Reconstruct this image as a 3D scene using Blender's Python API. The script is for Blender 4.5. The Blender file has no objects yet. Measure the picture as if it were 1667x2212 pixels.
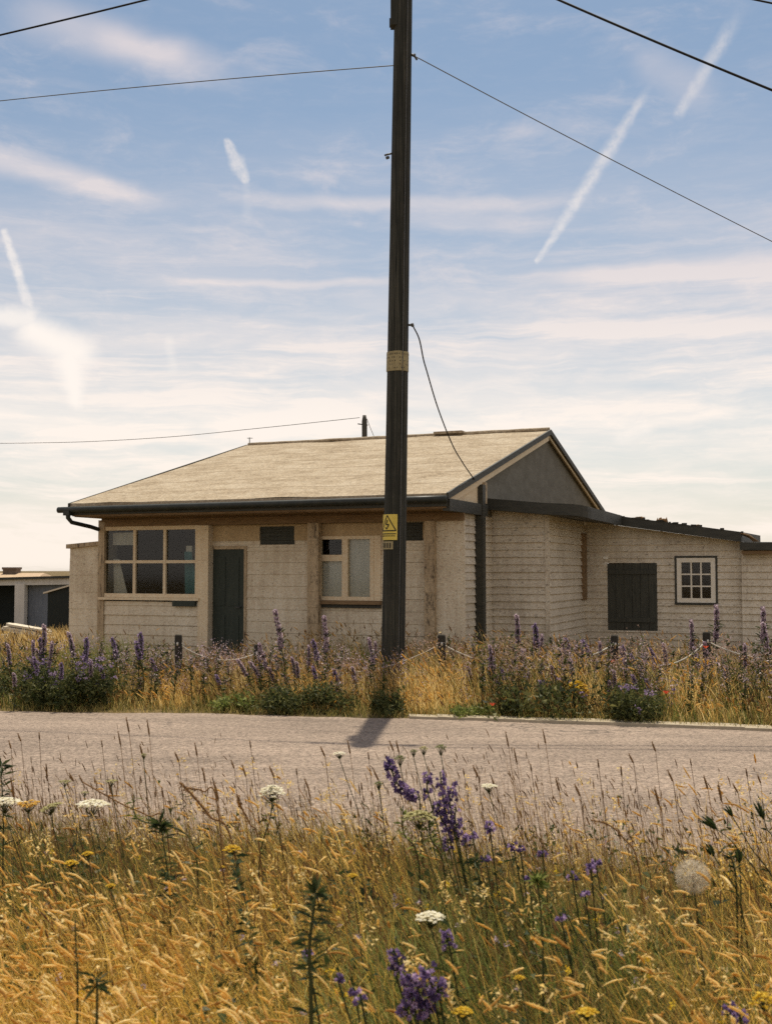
import bpy, bmesh, math, random
import numpy as np
from mathutils import Vector, Matrix
R = math.radians
random.seed(7); rng = np.random.default_rng(11)
S = bpy.context.scene
COL = S.collection

# ------------------------------------------------------------------ camera
FOC = 2400.0; PITCH = math.atan((1230-1106)/FOC); EYE = 1.6
cp, sp = math.cos(PITCH), math.sin(PITCH)
cam_d = bpy.data.cameras.new('camera'); cam = bpy.data.objects.new('camera', cam_d); COL.objects.link(cam)
cam.location = (0, 0, EYE); cam.rotation_euler = (math.pi/2+PITCH, 0, 0)
cam_d.sensor_fit = 'VERTICAL'; cam_d.sensor_height = 36; cam_d.lens = 36*FOC/2212.0
cam_d.clip_end = 3000; cam_d.clip_start = 0.05
cam_d.dof.use_dof = True; cam_d.dof.focus_distance = 14; cam_d.dof.aperture_fstop = 7.0
S.camera = cam

def ray(x, y):
    a = (x-833.5)/FOC; b = (1106-y)/FOC
    return Vector((a, cp-b*sp, sp+b*cp))
def at(x, y, Y):
    r = ray(x, y); return Vector((0, 0, EYE)) + r*(Y/r.y)
# house frame : u right along the front, v back, z up
TH = R(23.0); HB = Vector((.875, 16.0, 0))
HU = Vector((math.cos(TH), -math.sin(TH), 0)); HV = Vector((math.sin(TH), math.cos(TH), 0))
def onv(x, y, v):
    r = ray(x, y); q = HB + HV*v - Vector((0, 0, EYE)); t = q.dot(HV)/r.dot(HV)
    P = Vector((0, 0, EYE)) + r*t
    return (P-HB).dot(HU), P.z
def onu(x, y, u):
    r = ray(x, y); q = HB + HU*u - Vector((0, 0, EYE)); t = q.dot(HU)/r.dot(HU)
    P = Vector((0, 0, EYE)) + r*t
    return (P-HB).dot(HV), P.z
def far_edge(x):
    x = max(-9, min(9, x)); return 12.03-.2*x-.016*x*x
def near_edge(x): return 6.25-.17*x

# ------------------------------------------------------------------ materials
def nt_of(m):
    m.use_nodes = True; nt = m.node_tree; nt.nodes.clear(); return nt
def ramp(nt, fac, stops):
    r = nt.nodes.new('ShaderNodeValToRGB'); e = r.color_ramp.elements
    while len(e) > 1: e.remove(e[-1])
    e[0].position = stops[0][0]; e[0].color = (*stops[0][1], 1)
    for p, c in stops[1:]:
        k = e.new(p); k.color = (*c, 1)
    nt.links.new(fac, r.inputs[0]); return r.outputs[0]
def noise(nt, vec, scale, detail=4, rough=.6, dist=0):
    n = nt.nodes.new('ShaderNodeTexNoise'); n.inputs['Scale'].default_value = scale
    n.inputs['Detail'].default_value = detail; n.inputs['Roughness'].default_value = rough
    n.inputs['Distortion'].default_value = dist
    if vec is not None: nt.links.new(vec, n.inputs['Vector'])
    return n.outputs['Fac']
def mapping(nt, vec, scale=(1, 1, 1), rot=(0, 0, 0), loc=(0, 0, 0)):
    m = nt.nodes.new('ShaderNodeMapping'); m.inputs['Scale'].default_value = scale
    m.inputs['Rotation'].default_value = rot; m.inputs['Location'].default_value = loc
    nt.links.new(vec, m.inputs[0]); return m.outputs[0]
def mixc(nt, f, a, b, mode='MIX'):
    n = nt.nodes.new('ShaderNodeMix'); n.data_type = 'RGBA'; n.blend_type = mode
    for s, v in ((n.inputs[0], f), (n.inputs[6], a), (n.inputs[7], b)):
        if hasattr(v, 'links'): nt.links.new(v, s)
        elif isinstance(v, (int, float)): s.default_value = v
        else: s.default_value = (*v, 1)
    return n.outputs[2]
def math_(nt, op, a, b=None, c=None, clamp=False):
    n = nt.nodes.new('ShaderNodeMath'); n.operation = op; n.use_clamp = clamp
    for i, v in enumerate((a, b, c)):
        if v is None: continue
        if hasattr(v, 'links'): nt.links.new(v, n.inputs[i])
        else: n.inputs[i].default_value = v
    return n.outputs[0]
def principled(nt, col, rough=.8, bump=None, bstr=.3, bdist=.01, spec=.3, metal=0):
    b = nt.nodes.new('ShaderNodeBsdfPrincipled'); o = nt.nodes.new('ShaderNodeOutputMaterial')
    nt.links.new(b.outputs[0], o.inputs[0])
    if hasattr(col, 'links'): nt.links.new(col, b.inputs['Base Color'])
    else: b.inputs['Base Color'].default_value = (*col, 1)
    if hasattr(rough, 'links'): nt.links.new(rough, b.inputs['Roughness'])
    else: b.inputs['Roughness'].default_value = rough
    b.inputs['Specular IOR Level'].default_value = spec; b.inputs['Metallic'].default_value = metal
    if bump is not None:
        n = nt.nodes.new('ShaderNodeBump'); n.inputs['Strength'].default_value = bstr; n.inputs['Distance'].default_value = bdist
        nt.links.new(bump, n.inputs['Height']); nt.links.new(n.outputs[0], b.inputs['Normal'])
    return b
def objcoord(nt): 
    return nt.nodes.new('ShaderNodeTexCoord').outputs['Object']
def simple(name, c0, c1, scale=6, rough=.8, bstr=.2, stretch=(1, 1, 1), spec=.25, fine=60, bdist=.01):
    m = bpy.data.materials.new(name); nt = nt_of(m); oc = mapping(nt, objcoord(nt), stretch)
    n = noise(nt, oc, scale, 6, .65); f = noise(nt, oc, fine, 3, .6)
    mm = math_(nt, 'ADD', math_(nt, 'MULTIPLY', n, .7), math_(nt, 'MULTIPLY', f, .3))
    principled(nt, ramp(nt, mm, [(.35, c0), (.65, c1)]), rough, f, bstr, bdist, spec)
    return m
def paint(name, base, dirt, bare, amount=.5, flake=.6, grainv=(5, 5, 14)):
    """weathered paint: broad stains, vertical runs, small flakes down to the wood"""
    m = bpy.data.materials.new(name); nt = nt_of(m); oc = objcoord(nt)
    big = noise(nt, oc, 1.3, 5, .65); runs = noise(nt, mapping(nt, oc, (9, 9, .7)), 1.0, 5, .7)
    fl = noise(nt, mapping(nt, oc, grainv), 3.0, 6, .75); fine = noise(nt, oc, 34, 5, .8)
    low = nt.nodes.new('ShaderNodeSeparateXYZ'); nt.links.new(oc, low.inputs[0])
    splash = math_(nt, 'MULTIPLY', ramp(nt, math_(nt, 'ADD', low.outputs[2], math_(nt, 'MULTIPLY', runs, .5)), [(.2, (1, 1, 1)), (.75, (0, 0, 0))]), .45)
    st = math_(nt, 'MULTIPLY', math_(nt, 'ADD', big, runs), .5)
    c = mixc(nt, ramp(nt, st, [(.42, (0, 0, 0)), (.66, (amount,)*3)]), base, dirt)
    c = mixc(nt, splash, c, dirt)
    c = mixc(nt, ramp(nt, fl, [(flake, (0, 0, 0)), (flake+.08, (.85,)*3)]), c, bare)
    c = mixc(nt, .55, c, ramp(nt, fine, [(.32, (.22, .22, .22)), (.68, (.78, .78, .78))]), 'OVERLAY')
    principled(nt, c, .75, fl, .25, .004, .25)
    return m
def leaf(name, stops, trans=.45, rough=.7, attr=True, patch=0.0, tcol=None, tip=None):
    """thin plant tissue lit from behind; colour picked per blade by the attribute rnd"""
    m = bpy.data.materials.new(name); nt = nt_of(m)
    a = nt.nodes.new('ShaderNodeAttribute'); a.attribute_name = 'rnd'
    f = a.outputs['Fac']
    if patch:
        p = noise(nt, objcoord(nt), .9, 3, .6)
        f = math_(nt, 'ADD', f, math_(nt, 'MULTIPLY', math_(nt, 'SUBTRACT', p, .5), patch), clamp=True)
    c = ramp(nt, f, stops)
    d = nt.nodes.new('ShaderNodeBsdfPrincipled'); d.inputs['Roughness'].default_value = rough
    d.inputs['Specular IOR Level'].default_value = .2
    t = nt.nodes.new('ShaderNodeBsdfTranslucent'); mx = nt.nodes.new('ShaderNodeMixShader'); mx.inputs[0].default_value = trans
    nt.links.new(c, d.inputs['Base Color'])
    if tcol: nt.links.new(mixc(nt, .6, c, tcol, 'MULTIPLY'), t.inputs[0])
    else: nt.links.new(c, t.inputs[0])
    nt.links.new(d.outputs[0], mx.inputs[1]); nt.links.new(t.outputs[0], mx.inputs[2])
    o = nt.nodes.new('ShaderNodeOutputMaterial'); nt.links.new(mx.outputs[0], o.inputs[0])
    return m

M = {}
M['board_white'] = paint('weathered_cream_paint', (.72, .615, .44), (.45, .35, .22), (.2, .15, .095), .7, .57)
M['board_grey'] = paint('weathered_clapboard_paint', (.71, .62, .465), (.41, .34, .24), (.15, .115, .08), .7, .565)
M['trim'] = paint('peeling_trim_paint', (.78, .63, .41), (.48, .34, .19), (.2, .13, .08), .45)
M['post'] = paint('flaking_post_paint', (.5, .38, .23), (.24, .165, .09), (.06, .042, .026), .9, .54, (7, 7, 1.6))
M['panel'] = paint('eave_shade_boarding', (.5, .36, .19), (.32, .21, .1), (.16, .11, .06), .7)  # browner than the wall paint: eave shade put into the colour
M['sash'] = paint('white_sash_paint', (.82, .75, .6), (.6, .5, .36), (.3, .24, .16), .35, .64)
M['brown'] = simple('brown_stained_board', (.17, .105, .05), (.28, .18, .09), 4, .8, .2, (1, 1, 5))
M['door'] = simple('dark_green_door_paint', (.028, .036, .026), (.05, .058, .042), 5, .6, .15, (6, 6, 1))
M['board_dark'] = simple('dark_boarding', (.045, .045, .034), (.08, .078, .058), 4, .75, .25, (8, 8, 1))
M['gable'] = simple('dark_grey_green_felt', (.14, .125, .092), (.215, .195, .15), 3, .9, .3, (1, 1, 2))
M['fascia'] = simple('black_green_fascia', (.036, .035, .026), (.068, .064, .047), 5, .6, .15, (1, 1, 4))
M['gutter'] = simple('black_gutter', (.022, .025, .02), (.045, .047, .037), 8, .5, .1)
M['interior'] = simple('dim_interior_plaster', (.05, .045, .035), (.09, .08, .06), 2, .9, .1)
M['curtain'] = simple('net_curtain', (.5, .47, .4), (.66, .62, .52), 3, .9, .2, (14, 14, 1))
M['teal'] = simple('teal_cloth', (.05, .16, .17), (.1, .25, .25), 3, .9, .2, (8, 8, 1))
M['blind'] = simple('grey_blind', (.55, .53, .47), (.7, .67, .6), 3, .85, .15, (10, 10, 1))
def pole_mat():
    m = bpy.data.materials.new('tarred_pole_wood'); nt = nt_of(m); oc = objcoord(nt)
    g = noise(nt, mapping(nt, oc, (22, 22, .35)), 2.0, 7, .75, .3); k = noise(nt, mapping(nt, oc, (40, 40, .6)), 2.0, 4, .7); t = noise(nt, oc, 1.3, 6, .75)
    c = ramp(nt, g, [(.34, (.012, .013, .009)), (.5, (.036, .035, .025)), (.66, (.095, .086, .062))])
    c = mixc(nt, ramp(nt, t, [(.48, (0, 0, 0)), (.66, (.8,)*3)]), c, (.022, .021, .015))
    c = mixc(nt, ramp(nt, k, [(.62, (0, 0, 0)), (.66, (.9,)*3)]), c, (.006, .006, .005))
    principled(nt, c, .75, g, .6, .012, .2); return m
M['wood_pole'] = pole_mat()
M['far_wood'] = simple('distant_pole_wood', (.05, .045, .035), (.09, .08, .06), 3, .8, .3, (10, 10, .6))
M['metal'] = simple('dull_grey_metal', (.06, .06, .055), (.12, .115, .1), 9, .5, .2)
M['cable'] = simple('black_cable', (.01, .01, .01), (.02, .02, .018), 20, .6, .1)
M['thin'] = simple('weathered_wire', (.1, .1, .09), (.17, .165, .15), 20, .6, .1)
M['rope'] = simple('pale_rope', (.55, .5, .4), (.72, .68, .56), 60, .9, .5)
M['postwood'] = simple('old_post_wood', (.022, .02, .014), (.06, .05, .035), 6, .85, .5, (8, 8, 1))
M['yellow'] = simple('faded_yellow_plate', (.6, .45, .07), (.75, .57, .12), 12, .5, .1)
M['tan_label'] = simple('weathered_tan_label', (.24, .19, .09), (.4, .33, .17), 14, .7, .2)
M['black_ink'] = simple('black_sign_ink', (.012, .012, .01), (.02, .02, .018), 10, .6, .05)
M['white_wall'] = paint('white_garage_render', (.62, .58, .5), (.42, .38, .31), (.3, .26, .2), .5)
M['blue_panel'] = simple('blue_grey_panel', (.13, .145, .165), (.2, .215, .23), 3, .8, .1, (6, 6, 1))
M['tan_roof'] = simple('tan_roof_tiles', (.4, .28, .17), (.52, .38, .24), 4, .85, .3)
M['brick'] = simple('dark_brick', (.1, .075, .055), (.16, .12, .09), 5, .9, .3)
M['timber'] = simple('bleached_timber', (.5, .43, .31), (.7, .62, .47), 5, .8, .3, (1, 8, 8))
M['dark_shed'] = simple('tarred_shed_boards', (.014, .018, .016), (.03, .034, .028), 4, .85, .3, (9, 9, 1))
M['kerb'] = simple('pale_concrete_edging', (.3, .245, .16), (.42, .35, .24), 5, .9, .4)

def glass():
    m = bpy.data.materials.new('old_window_glass'); nt = nt_of(m)
    tr = nt.nodes.new('ShaderNodeBsdfTransparent'); tr.inputs[0].default_value = (.88, .9, .86, 1)
    gl = nt.nodes.new('ShaderNodeBsdfGlossy'); gl.inputs['Roughness'].default_value = .06
    fr = nt.nodes.new('ShaderNodeFresnel'); fr.inputs[0].default_value = 1.5
    mx = nt.nodes.new('ShaderNodeMixShader'); nt.links.new(fr.outputs[0], mx.inputs[0])
    nt.links.new(tr.outputs[0], mx.inputs[1]); nt.links.new(gl.outputs[0], mx.inputs[2])
    o = nt.nodes.new('ShaderNodeOutputMaterial'); nt.links.new(mx.outputs[0], o.inputs[0]); return m
M['glass'] = glass()
def roof_mat():
    m = bpy.data.materials.new('sun_bleached_roof_sheet'); nt = nt_of(m); oc = objcoord(nt)
    n1 = noise(nt, mapping(nt, oc, (1.2, 1.8, 3)), 1.3, 7, .7); n2 = noise(nt, oc, 12, 6, .8); n3 = noise(nt, oc, 30, 5, .8)
    n4 = noise(nt, mapping(nt, oc, (.9, 2.6, 5)), 1.8, 6, .75, .6)
    c = ramp(nt, math_(nt, 'ADD', math_(nt, 'MULTIPLY', n1, .5), math_(nt, 'MULTIPLY', n2, .5)), [(.36, (.21, .155, .095)), (.47, (.345, .27, .175)), (.62, (.46, .385, .275))])
    c = mixc(nt, ramp(nt, n4, [(.54, (0, 0, 0)), (.72, (.42,)*3)]), c, (.2, .145, .085))
    c = mixc(nt, .7, c, ramp(nt, n3, [(.34, (.2,)*3), (.66, (.8,)*3)]), 'OVERLAY')
    # lapped courses of felt
    sx = nt.nodes.new('ShaderNodeSeparateXYZ'); nt.links.new(oc, sx.inputs[0])
    wv = math_(nt, 'FRACT', math_(nt, 'ADD', math_(nt, 'MULTIPLY', sx.outputs[1], 1.15), math_(nt, 'MULTIPLY', n1, .12)))
    line = ramp(nt, wv, [(0, (.75,)*3), (.035, (.75,)*3), (.055, (0, 0, 0))])
    c = mixc(nt, line, c, (.2, .14, .08))
    principled(nt, c, .9, n3, .5, .015, .15); return m
M['roof'] = roof_mat()
def road_mat():
    m = bpy.data.materials.new('worn_tarmac_with_pink_chippings'); nt = nt_of(m); oc = objcoord(nt)
    n1 = noise(nt, oc, .5, 5, .6); n2 = noise(nt, oc, 60, 3, .85); n3 = noise(nt, oc, 24, 3, .75)
    n4 = noise(nt, mapping(nt, oc, (.25, 2.2, 1), (0, 0, R(-10))), 1.0, 5, .65)
    v = nt.nodes.new('ShaderNodeTexVoronoi'); v.inputs['Scale'].default_value = 75; nt.links.new(oc, v.inputs[0])
    g = math_(nt, 'ADD', math_(nt, 'MULTIPLY', n2, .55), math_(nt, 'MULTIPLY', n3, .45))
    c = ramp(nt, g, [(.36, (.07, .053, .041)), (.5, (.22, .168, .124)), (.64, (.43, .335, .25))])
    c = mixc(nt, ramp(nt, v.outputs['Color'], [(.55, (0, 0, 0)), (.9, (.5,)*3)]), c, (.4, .29, .22))
    c = mixc(nt, .55, c, ramp(nt, math_(nt, 'MULTIPLY', math_(nt, 'ADD', n1, n4), .5), [(.36, (.26,)*3), (.64, (.74,)*3)]), 'OVERLAY')
    ck = nt.nodes.new('ShaderNodeTexVoronoi'); ck.feature = 'DISTANCE_TO_EDGE'; ck.inputs['Scale'].default_value = .55; wv = nt.nodes.new('ShaderNodeVectorMath'); wv.operation = 'ADD'
    nn = nt.nodes.new('ShaderNodeTexNoise'); nn.inputs['Scale'].default_value = 1.7; nn.inputs['Detail'].default_value = 6; nt.links.new(oc, nn.inputs[0]); nt.links.new(oc, wv.inputs[0]); nt.links.new(nn.outputs['Color'], wv.inputs[1]); nt.links.new(wv.outputs[0], ck.inputs[0])
    crack = math_(nt, 'MULTIPLY', ramp(nt, ck.outputs['Distance'], [(0, (.7,)*3), (.012, (0, 0, 0))]), ramp(nt, n1, [(.5, (0, 0, 0)), (.56, (1, 1, 1))]))
    c = mixc(nt, crack, c, (.06, .05, .04))
    principled(nt, c, .9, g, .6, .006, .2); return m
M['road'] = road_mat()
def ground_mat():
    m = bpy.data.materials.new('dry_turf_and_shingle'); nt = nt_of(m); oc = objcoord(nt)
    n1 = noise(nt, oc, .7, 5, .65); n2 = noise(nt, oc, 25, 5, .75); n3 = noise(nt, oc, 120, 3, .7)
    c = ramp(nt, math_(nt, 'ADD', math_(nt, 'MULTIPLY', n1, .5), math_(nt, 'MULTIPLY', n2, .5)), [(.34, (.05, .045, .02)), (.5, (.14, .1, .045)), (.66, (.27, .19, .085))])
    c = mixc(nt, .4, c, ramp(nt, n3, [(.3, (.2,)*3), (.7, (.8,)*3)]), 'OVERLAY')
    principled(nt, c, .95, n2, .8, .03, .1); return m
M['ground'] = ground_mat()

STRAW = [(0, (.27, .155, .04)), (.35, (.66, .405, .075)), (.7, (.9, .59, .12)), (1, (.96, .74, .27))]
M['straw'] = leaf('dry_golden_grass', STRAW, .58, .6, patch=.5)
M['head'] = leaf('golden_seed_heads', [(0, (.55, .31, .08)), (.5, (.88, .6, .18)), (1, (.96, .79, .4))], .5, .7, patch=.3)
M['vstraw'] = leaf('bleached_verge_grass', [(0, (.2, .12, .04)), (.45, (.5, .32, .1)), (.8, (.74, .51, .19)), (1, (.86, .68, .36))], .5, .6, patch=.5)
M['mixgrass'] = leaf('olive_and_straw_grass', [(0, (.05, .06, .015)), (.35, (.15, .15, .038)), (.7, (.34, .27, .08)), (1, (.58, .43, .16))], .45, .6, patch=.7)
M['green'] = leaf('fresh_green_grass', [(0, (.055, .08, .016)), (.5, (.165, .2, .045)), (1, (.34, .35, .11))], .45, .6, patch=.5)
M['brownstem'] = leaf('brown_dry_stems', [(0, (.12, .065, .03)), (.5, (.28, .155, .06)), (1, (.5, .3, .11))], .3, .7)
M['darkleaf'] = leaf('dark_green_leaves', [(0, (.018, .03, .012)), (.5, (.045, .065, .02)), (1, (.11, .125, .04))], .35, .5)
M['bushleaf'] = leaf('olive_bush_leaves', [(0, (.025, .034, .012)), (.5, (.075, .088, .026)), (1, (.19, .18, .06))], .4, .6)
M['stem'] = leaf('green_stalks', [(0, (.03, .04, .014)), (.5, (.06, .07, .025)), (1, (.11, .11, .04))], .2, .6)
M['purple'] = leaf('purple_florets', [(0, (.08, .055, .12)), (.4, (.2, .13, .29)), (.75, (.38, .26, .46)), (1, (.62, .46, .62))], .4, .6)
M['mauve'] = leaf('mauve_florets', [(0, (.2, .15, .16)), (.4, (.4, .3, .35)), (.75, (.6, .47, .52)), (1, (.82, .68, .68))], .5, .6)
M['violet'] = leaf('violet_florets', [(0, (.12, .09, .14)), (.4, (.26, .19, .31)), (.75, (.42, .31, .45)), (1, (.62, .48, .6))], .45, .6)
M['pink'] = leaf('faded_pink_flower_heads', [(0, (.26, .16, .12)), (.5, (.45, .29, .22)), (1, (.66, .46, .36))], .4, .7)
M['white'] = leaf('cream_white_florets', [(0, (.8, .74, .52)), (.5, (.9, .85, .68)), (1, (.95, .92, .8))], .5, .7)
M['cream'] = leaf('greenish_cream_florets', [(0, (.25, .23, .08)), (.5, (.45, .4, .17)), (1, (.6, .55, .28))], .35, .7)
M['yellowf'] = leaf('yellow_florets', [(0, (.5, .3, .02)), (.5, (.75, .5, .03)), (1, (.85, .65, .08))], .4, .6)
M['poppy'] = leaf('orange_red_petals', [(0, (.5, .07, .03)), (1, (.75, .16, .08))], .45, .6)
M['fluff'] = leaf('pale_seed_fluff', [(0, (.5, .42, .3)), (1, (.75, .67, .52))], .5, .8)

# ------------------------------------------------------------------ object helpers
def tag(o, label=None, cat=None, group=None, kind=None):
    if label: o['label'] = label
    if cat: o['category'] = cat
    if group: o['group'] = group
    if kind: o['kind'] = kind
    return o
def empty(name, loc, label, cat, group=None, rz=0):
    o = bpy.data.objects.new(name, None); COL.objects.link(o); o.location = loc; o.rotation_euler = (0, 0, rz)
    o.empty_display_size = .1
    return tag(o, label, cat, group)
def link(name, me, mat, parent=None, loc=(0, 0, 0)):
    o = bpy.data.objects.new(name, me); COL.objects.link(o); o.location = loc
    mats = mat if isinstance(mat, (list, tuple)) else [mat]
    if not me.materials:
        for m in mats: me.materials.append(m)
    if parent: o.parent = parent
    return o
def copy_tree(o, parent=None):
    c = o.copy(); COL.objects.link(c)
    if parent: c.parent = parent
    for ch in list(o.children): copy_tree(ch, c)
    return c
class MB:
    """collects shapes for ONE mesh"""
    def __init__(s): s.v = []; s.f = []; s.mi = []; s.r = []; s.cr = .5; s.cm = 0; s.sm = []; s.smooth = False
    def add(s, vs, fs):
        b = len(s.v); s.v += [tuple(p) for p in vs]; s.r += [s.cr]*len(vs)
        for f in fs: s.f.append([b+i for i in f]); s.mi.append(s.cm); s.sm.append(s.smooth)
    def box(s, x0, x1, y0, y1, z0, z1):
        x0, x1 = min(x0, x1), max(x0, x1); y0, y1 = min(y0, y1), max(y0, y1); z0, z1 = min(z0, z1), max(z0, z1)
        s.add([(x0, y0, z0), (x1, y0, z0), (x1, y1, z0), (x0, y1, z0), (x0, y0, z1), (x1, y0, z1), (x1, y1, z1), (x0, y1, z1)],
              [(0, 3, 2, 1), (4, 5, 6, 7), (0, 1, 5, 4), (1, 2, 6, 5), (2, 3, 7, 6), (3, 0, 4, 7)])
    def hexa(s, p): s.add(p, [(0, 3, 2, 1), (4, 5, 6, 7), (0, 1, 5, 4), (1, 2, 6, 5), (2, 3, 7, 6), (3, 0, 4, 7)])
    def prism(s, poly, vec):
        n = len(poly); a = [Vector(p) for p in poly]; b = [p+Vector(vec) for p in a]
        s.add(a+b, [tuple(range(n))[::-1], tuple(range(n, 2*n))] + [(i, (i+1) % n, n+(i+1) % n, n+i) for i in range(n)])
    def tube(s, pts, rad, n=8, cap=True):
        pts = [Vector(p) for p in pts]; rad = rad if isinstance(rad, (list, tuple)) else [rad]*len(pts)
        vs = []; prev = None
        for i, p in enumerate(pts):
            t = (pts[min(i+1, len(pts)-1)]-pts[max(i-1, 0)]).normalized()
            if prev is None:
                a = Vector((1, 0, 0)) if abs(t.x) < .8 else Vector((0, 1, 0)); prev = (a - t*a.dot(t)).normalized()
            else: prev = (prev - t*prev.dot(t)).normalized()
            q = t.cross(prev)
            for k in range(n):
                w = 2*math.pi*k/n; vs.append(p+(prev*math.cos(w)+q*math.sin(w))*rad[i])
        fs = [(i*n+k, i*n+(k+1) % n, (i+1)*n+(k+1) % n, (i+1)*n+k) for i in range(len(pts)-1) for k in range(n)]
        if cap: fs += [tuple(range(n))[::-1], tuple(range((len(pts)-1)*n, len(pts)*n))]
        sm = s.smooth; s.smooth = n > 4; s.add(vs, fs); s.smooth = sm
    def ribbon(s, pts, w, side):
        vs = []; side = Vector(side)
        for i, p in enumerate(pts):
            ww = w[i] if isinstance(w, (list, tuple)) else w
            vs += [Vector(p)-side*ww/2, Vector(p)+side*ww/2]
        s.add(vs, [(2*i, 2*i+1, 2*i+3, 2*i+2) for i in range(len(pts)-1)])
    def build(s, name, mat, parent=None, loc=(0, 0, 0)):
        me = bpy.data.meshes.new(name); me.from_pydata(s.v, [], s.f)
        mats = mat if isinstance(mat, (list, tuple)) else [mat]
        for m in mats: me.materials.append(m)
        me.polygons.foreach_set('material_index', s.mi); me.polygons.foreach_set('use_smooth', s.sm)
        a = me.attributes.new('rnd', 'FLOAT', 'POINT'); a.data.foreach_set('value', s.r)
        me.update(); return link(name, me, mats, parent, loc)
def np_mesh(name, V, Q, T, rnd, mat, mi=None):
    me = bpy.data.meshes.new(name)
    me.vertices.add(len(V)); me.vertices.foreach_set('co', np.ascontiguousarray(V, np.float32).ravel())
    nq, nt_ = len(Q), len(T)
    loops = np.concatenate([np.asarray(Q, np.int32).ravel(), np.asarray(T, np.int32).ravel()])
    me.loops.add(len(loops)); me.loops.foreach_set('vertex_index', loops)
    me.polygons.add(nq+nt_)
    st = np.concatenate([np.arange(nq)*4, nq*4+np.arange(nt_)*3]).astype(np.int32)
    me.polygons.foreach_set('loop_start', st)
    a = me.attributes.new('rnd', 'FLOAT', 'POINT'); a.data.foreach_set('value', np.ascontiguousarray(rnd, np.float32))
    if mi is not None: me.polygons.foreach_set('material_index', np.ascontiguousarray(mi, np.int32))
    me.update(calc_edges=True); me.validate()
    return link(name, me, mat)

# ------------------------------------------------------------------ ground, road
def ground_z(x, y):
    t = min(1, max(0, (y-21)/15.0)); t = t*t*(3-2*t); return -.66*t
def build_ground():
    xs = [-900, -400, -150, -60] + [i*1.5 for i in range(-22, 23)] + [60, 150, 400, 900]
    ys = [-60, -20, -6] + [i*.9 for i in range(0, 50)] + [60, 90, 150, 300, 700, 1500]
    vs = [(x, y, ground_z(x, y)) for y in ys for x in xs]; n = len(xs)
    fs = [(j*n+i, j*n+i+1, (j+1)*n+i+1, (j+1)*n+i) for j in range(len(ys)-1) for i in range(n-1)]
    me = bpy.data.meshes.new('ground'); me.from_pydata(vs, [], fs); tag(link('ground', me, M['ground']), kind='structure')
    mb = MB()
    xs = [-60, -40, -25] + [i*.25 for i in range(-60, 61)] + [25, 40, 60]; vs = []
    for x in xs:
        a, b = near_edge(x), far_edge(x) if abs(x) < 9 else far_edge(x)-.2*(abs(x)-9)*(1 if x > 0 else -1)
        wa = .06*math.sin(x*3.1)+.05*math.sin(x*7.7+1)+random.uniform(-.03, .03)
        wb = .05*math.sin(x*2.3)+.03*math.sin(x*9.1)+random.uniform(-.02, .02)
        for k in range(9):
            t = k/8.0; y = (a+wa)*(1-t)+(b+wb)*t; vs.append((x, y, .006+.05*math.sin(math.pi*t)**.8))
    mb.smooth = True
    mb.add(vs, [(i*9+k, (i+1)*9+k, (i+1)*9+k+1, i*9+k+1) for i in range(len(xs)-1) for k in range(8)])
    tag(mb.build('road', M['road']), kind='structure')
    # low pale edging on the far side, right of the pole
    mb = MB(); xs = [.25+.3*i for i in range(40)]
    for i in range(len(xs)-1):
        a, b = xs[i], xs[i+1]; h0, h1 = .03+random.uniform(0, .012), .03+random.uniform(0, .012); w = .2+random.uniform(-.03, .05)
        mb.hexa([(a, far_edge(a)-.03, 0), (b, far_edge(b)-.03, 0), (b, far_edge(b)+w, 0), (a, far_edge(a)+w, 0),
                 (a, far_edge(a)-.02, h0), (b, far_edge(b)-.02, h1), (b, far_edge(b)+w, h1), (a, far_edge(a)+w, h0)])
    tag(mb.build('kerb', M['kerb']), kind='structure')
build_ground()

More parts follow.
